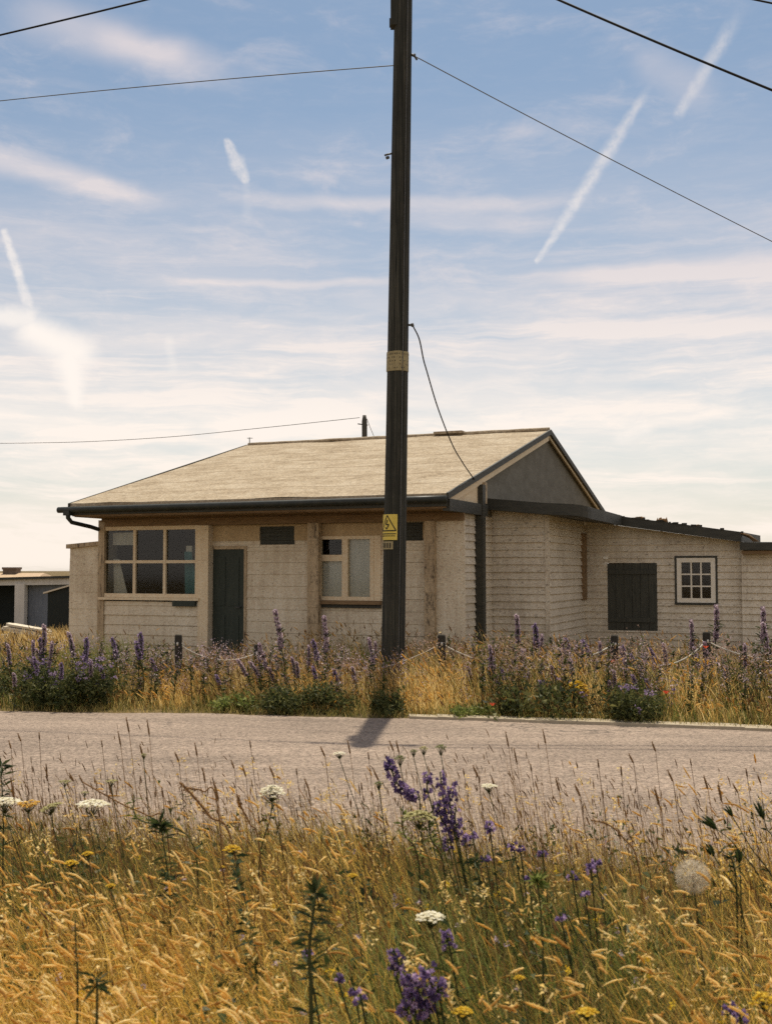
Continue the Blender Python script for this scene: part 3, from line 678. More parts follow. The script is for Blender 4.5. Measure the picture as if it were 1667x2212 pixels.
mb.box(c0.x-prad(z0)-.045, c0.x-.02, -.09, .06, z0, z1); mb.box(c0.x-prad(z0)-.06, c0.x-.03, -.06, .04, z0+.02, z0+.1); mb.build('cable_box', M['wood_pole'], pole)
mb = MB(); mb.tube([onp(ax.z-.1)+Vector((-.5, .1, 0)), onp(ax.z-.1)+Vector((.5, -.1, 0))], .035, 8)
for s in (-.42, .42): mb.tube([onp(ax.z-.1)+Vector((s, -.2*s, 0)), onp(ax.z-.1)+Vector((s, -.2*s, .13))], [.03, .022], 8)
mb.build('crossarm', M['wood_pole'], pole)

# ------------------------------------------------------------------ cables
def cable(name, pts, rad, mat, label, cat, sides=6, sub=14):
    """smooth curve through points"""
    P = [Vector(p) for p in pts]; out = []
    Q = [P[0]*2-P[1]]+P+[P[-1]*2-P[-2]]
    for i in range(1, len(Q)-2):
        for k in range(sub):
            t = k/sub; a, b, c, d = Q[i-1:i+3]
            out.append(.5*((2*b)+(c-a)*t+(2*a-5*b+4*c-d)*t*t+(3*b-a-3*c+d)*t**3))
    out.append(P[-1]); mb = MB(); mb.tube(out, rad, sides); return tag(mb.build(name, mat), label, cat)
topw = pb+onp(ax.z-.02)
def along(p0, p1, L, sagk):
    """from p0 through p1 and on to length L (in units of p0-p1), sagging upwards again"""
    d = p1-p0; out = []
    for i in range(13):
        t = L*i/12.0; q = p0+Vector((d.x, d.y, 0))*t; q.z = p0.z+d.z*t*(1-sagk*(t-1)); out.append(q)
    return out
cable('power_cable', along(topw, at(0, 76, 15.3), 6, .14), .013, M['cable'], 'thick black overhead cable crossing the top left corner of the sky', 'cable')
cable('power_cable', along(topw+Vector((.05, 0, 0)), at(1667, 195, 13.0), 2.4, .05), .015, M['cable'], 'thick black overhead cable sloping down through the upper right sky', 'cable')
cable('power_cable', along(topw+Vector((.42, -.1, .1)), at(1652, 4, 13.2), 5, .12), .012, M['cable'], 'black overhead cable clipping the extreme top right corner of the photo', 'cable')
cable('telephone_wire', along(pb+onp(zpix(140)), at(0, 218, 17.0), 3, .12), .0065, M['thin'], 'thin grey wire running left from the pole across the blue sky', 'wire')
cable('telephone_wire', along(pb+e1, at(1667, 522, 17.0), 2.4, .05), .0065, M['thin'], 'thin wire running down right from the pole across the contrails', 'wire')
sv, sz = onu(1024, 1036, .05); hp = HB+HU*.05+HV*sv; hp.z = sz
pts = [pb+e2]
for x, y, f in ((905, 732, .1), (914, 775, .2), (921, 800, .28), (945, 880, .5), (975, 957, .75), (998, 998, .9)): pts.append(at(x, y, PY+(hp.y-PY)*f))
cable('service_cable', pts+[hp], .0095, M['cable'], 'dark slack service cable dropping from the pole to the gable of the bungalow', 'cable')

# ------------------------------------------------------------------ far pole behind the roof
fb = at(790, 1100, 46); fb.z = -.66; ft = at(787, 897, 46)
fp = empty('utility_pole', fb, 'distant round topped pole poking up behind the roof ridge', 'utility pole')
mb = MB(); d = ft-fb; mb.tube([(0, 0, -.3), d*.5, d*.97, d], [.13, .12, .11, .07], 12); mb.build('shaft', M['far_wood'], fp)
mb = MB(); mb.tube([d*.955+Vector((-.28, 0, .03)), d*.955+Vector((.14, 0, -.02))], .025, 6); mb.build('spindle', M['metal'], fp)
cable('telephone_wire', [ft+Vector((-.2, 0, -.1)), at(560, 925, 47), at(350, 945, 49), at(120, 956, 51), at(-150, 955, 54), at(-500, 935, 60)], .013, M['thin'], 'faint thin wire from the distant pole across the sky left of the roof', 'wire')
cable('stay_wire', [ft+Vector((.1, 0, -.15)), at(800, 925, 46.5), at(812, 955, 47), at(830, 1010, 48)], .012, M['thin'], 'short stay wire slanting right from the distant pole to the ridge', 'wire')

# ------------------------------------------------------------------ buildings at far left
GY = 37.0; gz = ground_z(-12, GY)
gp0 = at(20, 1253, GY); gp1 = at(170, 1243, GY+3)
gar = empty('garage', (gp0.x, GY, gz), 'low white garage with dark flat roof edge and open fronts left of the bungalow', 'garage')
w = gp1.x-gp0.x+3; hz = gp0.z-gz
def gl(x, y): q = at(x, y, GY); return q.x-gp0.x, q.z-gz
L0 = gl(-60, 1260)[0]
mb = MB(); mb.prism([(L0, 0, hz-.19), (w, .3, hz-.12), (w, .3, hz+.13), (L0, 0, hz-.02)], (0, .12, 0)); mb.build('front_wall', M['white_wall'], gar)
mb = MB(); mb.prism([(L0, -.12, hz-.02), (w, .2, hz+.13), (w, .2, hz+.21), (L0, -.12, hz+.06)], (0, 4.5, 0)); mb.build('roof', M['fascia'], gar)
x0, x1 = gl(32, 1300)[0], gl(53, 1300)[0]
mb = MB(); mb.box(x0, x1, .0, .35, -.2, hz-.12); mb.build('pillar', M['white_wall'], gar)
mb = MB(); mb.box(L0, w, 3.8, 3.9, -.2, hz-.1); mb.box(L0, L0+.1, .2, 3.8, -.2, hz-.1); mb.box(w-.1, w, .4, 3.8, -.2, hz-.1); mb.build('rear_wall', M['dark_shed'], gar)
mb = MB(); mb.box(x1, w, .42, .5, -.2, hz-.15); mb.build('blue_panel', M['blue_panel'], gar)
mb = MB(); mb.box(L0, x0, .9, 1.0, -.2, hz-.15); mb.build('garage_door', M['dark_shed'], gar)
# dark shed with pale sloping roof edge in front of the panel
sp0 = at(92, 1362, 33); sz0 = ground_z(-9, 33)
shed = empty('shed', (sp0.x, 33, sz0), 'dark tarred shed with thin white sloping roof edge against the white garage', 'shed')
def sl(x, y): q = at(x, y, 33); return q.x-sp0.x, q.z-sz0
a = sl(104, 1279); b = sl(175, 1258)
mb = MB(); mb.prism([(a[0], 0, -.1), (b[0], 0, -.1), (b[0], 0, b[1]-.03), (a[0], 0, a[1]-.03)], (0, 2.2, 0)); mb.build('wall', M['dark_shed'], shed)
mb = MB(); mb.prism([(a[0]-.12, -.08, a[1]-.05), (b[0], -.08, b[1]-.02), (b[0], -.08, b[1]+.025), (a[0]-.12, -.08, a[1]-.005)], (0, 2.4, 0)); mb.build('roof', M['timber'], shed)
# house behind
hy = 60.0; hb0 = at(-60, 1252, hy); hzg = -.66
bh = empty('cottage', (hb0.x, hy, hzg), 'distant cottage with tan hipped roof and dark chimney beyond the garage', 'house')
def hl(x, y): q = at(x, y, hy); return q.x-hb0.x, q.z-hzg
e0, e1_ = hl(-130, 1254), hl(74, 1254); r0, r1 = hl(-100, 1238), hl(66, 1237)
mb = MB(); D = 5.0
ez = e0[1]; rz = r0[1]
mb.add([(e0[0], 0, ez), (e1_[0], 0, ez), (e1_[0], D, ez), (e0[0], D, ez), (r0[0], D/2, rz), (r1[0], D/2, rz)], [(0, 1, 5, 4), (1, 2, 5), (2, 3, 4, 5), (3, 0, 4), (0, 3, 2, 1)])
rf = mb.build('roof', M['tan_roof'], bh)
c0, c1 = hl(-22, 1226), hl(8, 1226)
mb = MB(); mb.box(c0[0], c1[0], D/2-.4, D/2+.4, rz-.4, c0[1]); mb.box(c0[0]-.04, c1[0]+.04, D/2-.45, D/2+.45, c0[1]-.1, c0[1]+.02); mb.build('chimney', M['brick'], rf)
mb = MB(); mb.box(e0[0]+.3, e1_[0]-.3, .3, D-.3, -.1, ez-.01); mb.build('wall', M['white_wall'], bh)

# pile of bleached planks: each plank a thing of its own
pp = at(62, 1425, 24.5); pp.z = ground_z(-8, 24.5)
for i in range(11):
    lay = i//4; k = i % 4
    mb = MB(); L = random.uniform(.8, 1.05); mb.box(-L/2, L/2, -.07, .07, 0, .045)
    o = mb.build('plank', M['timber'], None, pp+Vector((random.uniform(-.08, .08), (k-1.5)*.17, .3+lay*.05+(.01 if k % 2 else 0))))
    o.rotation_euler = (random.uniform(-.04, .04), R(8), R(-14+random.uniform(-6, 6)))
    tag(o, 'bleached pale plank lying in the loose timber heap beside the garage', 'plank', 'planks of the timber heap')
for sx_ in (-.4, .4):
    mb = MB(); mb.box(-.08, .08, -.4, .4, -.05, .24-sx_*.12)
    tag(mb.build('bearer', M['timber'], None, pp+Vector((sx_, 0, 0))), 'short timber bearer under the heap of pale planks', 'timber', 'bearers of the timber heap')

# ------------------------------------------------------------------ rope fence
posts = {}
def fence_post(x, y, Y, rad, label, h0=0):
    p = at(x, y, Y); g = Vector((p.x, Y, 0))
    o = empty('fence_post', g, label, 'post', 'dark posts of the rope fence')
    mb = MB(); z = p.z; lean = random.uniform(-.015, .015)
    mb.tube([(0, 0, -.1), (lean*.5, 0, z*.5), (lean, 0, z-.02), (lean, 0, z)], [rad*1.03, rad, rad*.97, rad*.85], 10); mb.build('shaft', M['postwood'], o)
    mb = MB(); mb.tube([(lean-rad*1.05, 0, z-.11), (lean+rad*1.05, 0, z-.11)], rad*.22, 8); mb.tube([(lean, -rad*1.2, z-.13), (lean, -rad*1.2, z-.09)], .012, 6); mb.build('rope_eye', M['rope'], o)
    posts[x] = Vector((g.x+lean, Y, z-.11)); return o
fence_post(388, 1371, 13.9, .048, 'dark fence post standing in front of the six pane window')
fence_post(557, 1392, 14.5, .045, 'short dark fence post half hidden by purple spires near the dark front door')
fence_post(955, 1371, 13.7, .05, 'dark fence post just right of the utility pole')
fence_post(1325, 1372, 13.6, .048, 'dark fence post below the dark boarded opening')
fence_post(1525, 1365, 13.5, .05, 'tall slim dark fence post below the nine pane window')
fence_post(1800, 1368, 13.4, .05, 'dark fence post at the far right end of the rope')
xs = sorted(posts)
for a, b, sag, lab in ((388, 557, .14, 'pale rope hanging between the two fence posts left of the front door'), (557, 955, .3, 'pale rope hanging from the short post past the utility pole'),
                       (955, 1325, .3, 'pale rope sagging through the flowers right of the utility pole'), (1325, 1525, .27, 'white rope sagging deeply below the dark boarded opening'), (1525, 1800, .2, 'white rope running right from the tall slim post')):
    A, B = posts[a], posts[b]; pts = []
    for i in range(13):
        t = i/12.0; q = A.lerp(B, t); q.z -= sag*4*t*(1-t); q.y -= .06*math.sin(math.pi*t)+.0; pts.append(q)
    mb = MB(); mb.tube(pts, .0095 if a > 900 else .006, 6); tag(mb.build('rope', M['rope']), lab, 'rope', 'ropes of the fence')

# ------------------------------------------------------------------ vegetation: masses of grass (stuff)
def ribbons(base, az, th0, th1, L, w, segs=4, pw=1.4, spread=.9):
    N = len(az); t = np.linspace(0, 1, segs+1)
    th = th0[:, None]+(th1-th0)[:, None]*t[None, :]**pw
    thm = .5*(th[:, 1:]+th[:, :-1]); st = (L/segs)[:, None]
    r = np.concatenate([np.zeros((N, 1)), np.cumsum(np.sin(thm)*st, 1)], 1)
    z = np.concatenate([np.zeros((N, 1)), np.cumsum(np.cos(thm)*st, 1)], 1)
    P = np.stack([base[:, 0:1]+np.cos(az)[:, None]*r, base[:, 1:2]+np.sin(az)[:, None]*r, base[:, 2:3]+z], -1)
    sa = rng.uniform(-spread, spread, N)
    side = np.stack([np.cos(sa), np.sin(sa), np.zeros(N)], -1)
    tw = w[:, None]*(1-.92*t[None, :]**1.6)
    A = P-side[:, None, :]*tw[..., None]/2; B = P+side[:, None, :]*tw[..., None]/2
    V = np.stack([A, B], 2).reshape(N, -1, 3)
    k = np.arange(segs); q = np.stack([2*k, 2*k+1, 2*k+3, 2*k+2], -1)
    Q = (np.arange(N)[:, None, None]*(2*(segs+1))+q[None]).reshape(-1, 4)
    return V.reshape(-1, 3), Q, 2*(segs+1), P[:, -1], th[:, -1]
def seed_heads(tip, az, th, L, rad, droop, bristles=12):
    """fuzzy spindles continuing the stems"""
    N = len(az); M_ = 5; prof = np.array([.35, .9, 1., .75, .12]); s = np.linspace(0, 1, M_)
    tt = th[:, None]+droop[:, None]*s[None]
    step = (L/(M_-1))[:, None]
    r = np.cumsum(np.sin(tt)*step, 1)-np.sin(tt)*step; z = np.cumsum(np.cos(tt)*step, 1)-np.cos(tt)*step
    ca, sa = np.cos(az)[:, None], np.sin(az)[:, None]
    C = np.stack([tip[:, 0:1]+ca*r, tip[:, 1:2]+sa*r, tip[:, 2:3]+z], -1)
    n1 = np.stack([-np.sin(az), np.cos(az), 0*az], -1)[:, None, :]*np.ones((1, M_, 1))
    n2 = np.stack([ca*np.cos(tt), sa*np.cos(tt), -np.sin(tt)], -1)
    T = np.stack([ca*np.sin(tt), sa*np.sin(tt), np.cos(tt)], -1)
    K = 5; an = np.arange(K)*2*np.pi/K
    jit = rng.uniform(.7, 1.3, (N, M_, K))
    ring = C[:, :, None, :]+(n1[:, :, None, :]*np.cos(an)[None, None, :, None]+n2[:, :, None, :]*np.sin(an)[None, None, :, None])*(rad[:, None]*prof[None])[:, :, None, None]*jit[..., None]
    V = ring.reshape(N, -1, 3)
    q = np.array([(i*K+k, i*K+(k+1) % K, (i+1)*K+(k+1) % K, (i+1)*K+k) for i in range(M_-1) for k in range(K)])
    Q = (np.arange(N)[:, None, None]*(M_*K)+q[None]).reshape(-1, 4)
    # bristles
    bi = rng.integers(0, M_-1, (N, bristles)); ba = rng.uniform(0, 2*np.pi, (N, bristles)); ar = np.arange(N)[:, None]
    d = n1[ar, bi]*np.cos(ba)[..., None]+n2[ar, bi]*np.sin(ba)[..., None]
    c = C[ar, bi]; Tt = T[ar, bi]; rr = rad[:, None, None]
    e = c+d*rr*rng.uniform(1.2, 2.0, (N, bristles, 1))+Tt*rr*rng.uniform(1.0, 3.0, (N, bristles, 1))
    sd = np.cross(d, Tt)*rr*.45
    BV = np.stack([c+d*rr*.5-sd, c+d*rr*.5+sd, e], 2).reshape(N, -1, 3)
    nb = bristles*3; T3 = (np.arange(N)[:, None, None]*nb+np.arange(nb).reshape(1, bristles, 3)).reshape(-1, 3)
    off = N*M_*K
    return np.concatenate([V.reshape(-1, 3), BV.reshape(-1, 3)]), Q, T3+off, M_*K, nb
class Mass:
    def __init__(s): s.V = []; s.Q = []; s.T = []; s.r = []; s.mq = []; s.mt = []; s.n = 0
    def blades(s, base, az, th0, th1, L, w, rnd, mi=0, segs=4, **k):
        V, Q, per, tip, th = ribbons(base, az, th0, th1, L, w, segs, **k)
        s.V.append(V); s.Q.append(Q+s.n); s.n += len(V); s.r.append(np.repeat(rnd, per)); s.mq.append(np.full(len(Q), mi)); return tip, th
    def heads(s, tip, az, th, L, rad, droop, rnd, mi=1, bristles=12):
        V, Q, T, a, b = seed_heads(tip, az, th, L, rad, droop, bristles)
        s.V.append(V); s.Q.append(Q+s.n); s.T.append(T+s.n); s.n += len(V)
        s.r.append(np.concatenate([np.repeat(rnd, a), np.clip(np.repeat(rnd, b)+.1, 0, 1)])); s.mq.append(np.full(len(Q), mi)); s.mt.append(np.full(len(T), mi))
    def tris(s, P, rnd, mi):
        """P (n,3,3) loose triangles"""
        n = len(P); s.V.append(P.reshape(-1, 3)); s.T.append(np.arange(3*n).reshape(n, 3)+s.n); s.n += 3*n
        s.r.append(np.repeat(rnd, 3)); s.mt.append(np.full(n, mi))
    def build(s, name, mats, label, cat):
        Q = np.concatenate(s.Q) if s.Q else np.zeros((0, 4), int); T = np.concatenate(s.T) if s.T else np.zeros((0, 3), int)
        mi = np.concatenate(s.mq+s.mt)
        o = np_mesh(name, np.concatenate(s.V), Q, T, np.concatenate(s.r), mats, mi); return tag(o, label, cat, None, 'stuff')
def vnoise(x, y, sc, seed):
    g = np.random.default_rng(seed).random((64, 64)); u, v = x*sc+31.3, y*sc+17.7
    i, j = np.floor(u).astype(int), np.floor(v).astype(int); f, h = u-i, v-j; f = f*f*(3-2*f); h = h*h*(3-2*h)
    G = lambda a, b: g[a % 64, b % 64]
    return (G(i, j)*(1-f)+G(i+1, j)*f)*(1-h)+(G(i, j+1)*(1-f)+G(i+1, j+1)*f)*h
def scatter(n, x0, x1, y0, y1):
    return rng.uniform(x0, x1, n), rng.uniform(y0, y1, n)
def field(n, y0, y1, m=1.5, k=.42):
    """points in the wedge of ground in front of the camera, a step wider than the view"""
    y = np.sqrt(rng.uniform(y0*y0, y1*y1, n)); x = rng.uniform(-1, 1, n)*(y*k+m); return x, y
U = rng.uniform
def goldness(x, y):   # dry fog grass, lower left and drifting right
    sg = lambda t: 1/(1+np.exp(-t))
    return np.clip(sg((-.12-x)/.22)*sg((3.75-y)/.3)*1.05+.1+(vnoise(x, y, 1.6, 3)-.5)*.5, 0, 1)
def greenness(x, y):
    a = np.exp(-((x+.03)/.45)**2-((y-3.6)/.8)**2); b = np.exp(-((x+1.3)/.7)**2-((y-4.6)/.45)**2)*.8; c = np.exp(-((x-.1)/.3)**2-((y-2.6)/.5)**2)*.8
    d = np.exp(-((x-.85)/.45)**2-((y-3.8)/.6)**2)*.6
    return np.clip(np.maximum(np.maximum(np.maximum(a, b), c), d)*1.1+(vnoise(x, y, 2.2, 5)-.5)*.7, 0, 1)
WIND = math.pi+.25
# --- near meadow
def meadow():
    g = Mass()
    # matted understorey
    x, y = field(104000, 1.3, 6.5); edge = 6.1-.17*x+.5*(vnoise(x, y*0+x, 1.1, 40)-.5); dens = np.clip((edge-y)/1.3, .0, 1); k = U(0, 1, len(x)) < dens; x, y, edge = x[k], y[k], edge[k]; n = len(x)
    gr, go = greenness(x, y), goldness(x, y)
    az = np.where(U(0, 1, n) < .6, WIND+rng.normal(0, .8, n), U(0, 2*np.pi, n)); b = np.stack([x, y, 0*x], -1)
    pick = np.where(U(0, 1, n) < gr*.92, 2, np.where(U(0, 1, n) < go*.85, 0, np.where(U(0, 1, n) < .22, 4, 1)))
    L = U(.26, .6, n)*(.7+.5*vnoise(x, y, 1.3, 9))*np.clip((edge+.5-y)/1.4, .45, 1); th0 = U(.0, .45, n); th1 = th0+U(.4, 1.5, n)+.55*go; w = U(.0026, .0055, n)
    rn = np.clip(U(0, 1, n)*.75+.75*(vnoise(x, y, 2.6, 77)-.38)+.34*go, 0, 1)
    for m in (0, 1, 2, 4):
        q = pick == m; g.blades(b[q], az[q], th0[q], th1[q], L[q], w[q], rn[q], m, 4)
    # broad dark leaves low in the sward
    cx, cy = field(640, 1.5, 5.6); kk_ = U(0, 1, len(cx)) < .25+.75*greenness(cx, cy); cx, cy = cx[kk_], cy[kk_]; rep_ = 46
    c = np.repeat(np.stack([cx, cy, U(.18, .4, len(cx))], -1), rep_, 0)+rng.normal(0, 1, (len(cx)*rep_, 3))*np.array([.06, .06, .07]); c[:, 2] = np.clip(c[:, 2], .02, .6)
    d = rng.normal(0, 1, c.shape)*.02; d2 = rng.normal(0, 1, c.shape)*.005
    g.tris(np.stack([c-d2, c+d2, c+d], 1), U(0, 1, len(c)), 7)
    # arching dry stems with pale heads
    x, y = field(40000, 1.35, 5.4); go = goldness(x, y); k = U(0, 1, len(x)) < np.clip(go*.95+.06+.42/(1+np.exp((y-3.45)/.25)), 0, 1)*(1-.75*greenness(x, y)); x, y = x[k], y[k]; n = len(x)
    az = WIND+rng.normal(0, .8, n); th0 = U(0., .4, n); th1 = U(.5, 2.0, n); L = U(.34, .74, n)
    r = np.clip(U(0, 1, n)*.7+.3*vnoise(x, y, 2, 8), 0, 1)
    tip, th = g.blades(np.stack([x, y, 0*x], -1), az, th0, th1, L, U(.0016, .0028, n), r, 0, 6, pw=1.8)
    q = U(0, 1, n) < .42+.3*go[k]
    g.heads(tip[q], az[q], th[q], U(.022, .075, q.sum()), U(.0018, .0048, q.sum()), U(-.3, .8, q.sum()), U(0, 1, q.sum()), 3, 16)
    # thin upright stems thinning out towards the road
    x, y = field(13000, 3.4, 6.6); k = U(0, 1, len(x)) < np.clip((6.6-y-.17*x)/1.5, .0, 1); x, y = x[k], y[k]; n = len(x)
    az = WIND+rng.normal(0, .7, n); th0 = U(-.05, .2, n); th1 = th0+U(0, .6, n); L = U(.34, .72, n)*(.65+.5*vnoise(x, y, 1.1, 21))
    tip, th = g.blades(np.stack([x, y, 0*x], -1), az, th0, th1, L, U(.0014, .003, n), U(0, 1, n), 4, 5)
    q = U(0, 1, n) < .4
    g.heads(tip[q], az[q], th[q], U(.02, .06, q.sum()), U(.0014, .003, q.sum()), U(-.1, .4, q.sum()), U(.1, .8, q.sum()), 4, 8)
    # loose wispy panicles
    x, y = field(560, 2.4, 5.6); n = len(x); az = WIND+rng.normal(0, .6, n); L = U(.45, .75, n)
    tip, th = g.blades(np.stack([x, y, 0*x], -1), az, U(0, .2, n), U(.3, 1.1, n), L, U(.0014, .002, n), U(.4, 1, n), 0, 6)
    c = np.repeat(tip, 22, 0); m = len(c); d = rng.normal(0, 1, (m, 3))*np.array([.012, .012, .022]); d[:, 2] -= .02
    e = c+d; sd_ = rng.normal(0, 1, (m, 3))*.003
    g.tris(np.stack([e-sd_, e+sd_, e+rng.normal(0, 1, (m, 3))*.006], 1), U(.2, 1, m), 3)
    # short ragged tufts creeping over the road edge
    x, y = field(7500, 4.8, 7.0); k = np.abs(y-(6.3-.17*x)) < .55*vnoise(x, y*0, 1.7, 51)+.06; x, y = x[k], y[k]; n = len(x)
    g.blades(np.stack([x, y, 0*x], -1), U(0, 6.28, n), U(0, .6, n), U(.6, 1.5, n), U(.05, .2, n), U(.003, .006, n), U(.2, 1, n), 1, 3)
    # small yellow, white and mauve specks of low flowers
    for cnt, mi, y0, y1, sz in ((40, 5, 2.2, 4.6, .005), (50, 6, 2.2, 5, .004)):
        x, y = field(cnt, y0, y1, 0, .33); z = U(.38, .52, cnt); c = np.repeat(np.stack([x, y, z], -1), 14, 0); m = len(c)
        c = c+rng.normal(0, 1, (m, 3))*sz; g.tris(np.stack([c+rng.normal(0, 1, (m, 3))*sz*.8 for _ in range(3)], 1), U(0, 1, m), mi)
    g.build('meadow_grass', [M['straw'], M['mixgrass'], M['green'], M['head'], M['brownstem'], M['yellowf'], M['mauve'], M['darkleaf']], 'tall wind swept golden and green meadow grass filling the foreground', 'grass')
meadow()
# --- far verge and garden
def verge():
    g = Mass()
    def band(n, y0f, y1f, x0, x1): 
        x = U(x0, x1, n); t = U(0, 1, n)**1.2; a = 12.03-.2*np.clip(x, -9, 9)-.016*np.clip(x, -9, 9)**2+y0f; return x, a+t*(y1f), t
    # short turf along the road edge
    x, y, t = band(9000, .02, 1.0, -7, 7); n = len(x)
    g.blades(np.stack([x, y, 0*x], -1), U(0, 2*np.pi, n), U(0, .5, n), U(.5, 1.5, n), U(.06, .2, n)*(.6+t), U(.004, .008, n), U(.2, 1, n)**1.2, 1, 3)
    # tall growth, dense near the rope
    x, y, t = band(40000, .3, 4.0, -7.5, 7.5); n = len(x); hill = .55+.75*vnoise(x, y, .9, 33); gr = vnoise(x, y, .8, 12)
    rise = np.clip((y-(12.03-.2*x))/1.0, .35, 1)
    gp_ = np.maximum.reduce([np.exp(-((x-a)/w)**2-((y-b)/.9)**2) for a, b, w in ((.55, 12.7, .45), (-2.55, 12.9, .35), (3.4, 12.3, .35), (-.75, 12.6, .25), (2.2, 12.5, .3))])
    az = WIND+rng.normal(0, 1.3, n); L = U(.3, .72, n)*hill*rise
    pick = np.where(U(0, 1, n) < gp_*.95, 3, np.where(U(0, 1, n) < np.clip((gr-.48)*2.2, 0, .8), 2, np.where(U(0, 1, n) < .2+.75*vnoise(x, y, .6, 14), 0, 1)))
    for m in (0, 1, 2, 3):
        q = pick == m; k = q.sum()
        tip, th = g.blades(np.stack([x, y, 0*x], -1)[q], az[q], U(0, .3, k), U(.3, 1.2, k), L[q], U(.004, .009, k), U(0, 1, k), m, 4)
        if m != 2:
            s = U(0, 1, k) < .22; j = s.sum(); g.heads(tip[s], az[q][s], th[s], U(.05, .11, j), U(.004, .009, j), U(-.1, .5, j), U(0, .8, j), m if m in (0, 3) else 4, 6)
    # frothy faded flower clusters
    for cnt, mi, x0, x1, zz, sz, lo in ((330, 5, .3, 6.5, (.3, .72), .035, .7), (170, 5, -3.2, .2, (.22, .52), .03, .7), (330, 6, -6, 6.5, (.15, .62), .028, .5), (90, 0, .4, 4.5, (.3, .62), .04, .9)):
        x, y, t = band(cnt, lo, 2.6, x0, x1); z = U(*zz, cnt)
        g.blades(np.stack([x, y, 0*x], -1), U(0, 6.28, cnt), U(0, .05, cnt), U(0, .1, cnt), z, U(.006, .01, cnt), U(0, 1, cnt), 7, 3)
        c = np.repeat(np.stack([x, y, z], -1), 40, 0); m = len(c); c = c+rng.normal(0, 1, (m, 3))*np.array([sz, sz, sz*2.2])
        g.tris(np.stack([c+rng.normal(0, 1, (m, 3))*.007 for _ in range(3)], 1), U(0, 1, m), mi)
    # tall ragged weeds
    for cnt, x0, x1, zl, zh in ((190, .9, 6.6, .35, .82), (90, -3.0, .2, .3, .62), (60, -6.5, -3, .3, .7)):
        x, y, t = band(cnt, .5, 2.6, x0, x1); h_ = U(zl, zh, cnt); ln = rng.normal(-.05, .12, cnt)
        g.blades(np.stack([x, y, 0*x], -1), np.full(cnt, math.pi), ln, ln+.05, h_, U(.008, .013, cnt), U(0, 1, cnt), 7, 3)
        k = 60; f = U(.1, 1, (cnt, k)); c = np.stack([x[:, None]-np.sin(ln)[:, None]*h_[:, None]*f, y[:, None]+0*f, h_[:, None]*f], -1).reshape(-1, 3); m = len(c)
        d = rng.normal(0, 1, (m, 3))*np.array([.04, .04, .03]); d[:, 2] += .015; d2 = rng.normal(0, 1, (m, 3))*.008; g.tris(np.stack([c-d2, c+d2, c+d], 1), U(0, 1, m), 8)
        top = f.reshape(-1) > .72; c = c[top]+rng.normal(0, .012, (top.sum(), 3)); m = len(c)
        for q_ in range(3): e = c+rng.normal(0, .014, (m, 3)); g.tris(np.stack([e+rng.normal(0, 1, (m, 3))*.007 for _ in range(3)], 1), U(0, 1, m), 6 if q_ else 5)
    # dark low leafage in ragged drifts along the edge
    x, y, t = band(1500, .12, 1.6, -7, 7); kk_ = (vnoise(x, y*.5, .75, 71) > .64) & (np.abs(x-.6) > .5); x, y = x[kk_], y[kk_]; n = len(x); z = U(.04, .3, n)*(.5+vnoise(x, y, 1.2, 72))
    c = np.repeat(np.stack([x, y, z], -1), 34, 0); m = len(c); c = c+rng.normal(0, 1, (m, 3))*np.array([.08, .08, .07]); c[:, 2] = np.clip(c[:, 2], .01, .7)
    d = rng.normal(0, 1, (m, 3))*.032; d2 = rng.normal(0, 1, (m, 3))*.011; g.tris(np.stack([c-d2, c+d2, c+d], 1), U(0, 1, m), 8)
    # rough ground left of the house and behind
    x, y = scatter(9000, -13, -5.2, 14, 34); n = len(x); z = np.array([ground_z(0, b) for b in y])
    g.blades(np.stack([x, y, z], -1), U(0, 6.28, n), U(0, .3, n), U(.3, 1.2, n), U(.2, .55, n), U(.012, .025, n), U(.1, 1, n), 0, 3)
    g.build('verge_grass', [M['vstraw'], M['mixgrass'], M['green'], M['head'], M['brownstem'], M['pink'], M['mauve'], M['stem'], M['bushleaf']], 'dry grass and frothy wild growth along the far road edge', 'grass')
verge()

# ------------------------------------------------------------------ single plants
def depth(y, h=None):
    if h is None: h = .57+.26*min(1, max(0, (1880-y)/260.0))
    return max(2.2, min(5.3, (EYE-h)*FOC/(y-1230)))
def leaf_tri(mb, p, d, L, w, side=None):
    d = Vector(d).normalized(); s = side or d.cross(Vector((random.uniform(-1, 1), random.uniform(-1, 1), random.uniform(-1, 1))))
    if s.length < 1e-4: s = Vector((1, 0, 0))
    s = s.normalized(); p = Vector(p); m = p+d*L*.45
    mb.add([p, m-s*w/2, p+d*L-Vector((0, 0, L*.12)), m+s*w/2], [(0, 1, 2, 3)])
def rv(): return Vector((random.gauss(0, 1), random.gauss(0, 1), random.gauss(0, 1)))
def floret(mb, p, d, r):
    d = Vector(d).normalized(); a = d.orthogonal().normalized(); b = d.cross(a); p = Vector(p); o = random.uniform(0, 6)
    vs = [p]; 
    for k in range(10):
        w = o+k*math.pi/5; rr = r*(1 if k % 2 else .62); vs.append(p+d*r*(1.25 if k % 2 else 1.0)+(a*math.cos(w)+b*math.sin(w))*rr)
    mb.cr = random.random(); mb.add(vs, [(0, 1+k, 1+(k+1) % 10) for k in range(10)])
def bent(pts, n=14):
    P = [Vector(p) for p in pts]; Q = [P[0]*2-P[1]]+P+[P[-1]*2-P[-2]]; out = []
    for i in range(1, len(Q)-2):
        for k in range(n):
            t = k/n; a, b, c, d = Q[i-1:i+3]; out.append(.5*((2*b)+(c-a)*t+(2*a-5*b+4*c-d)*t*t+(3*b-a-3*c+d)*t**3))
    return out+[P[-1]]
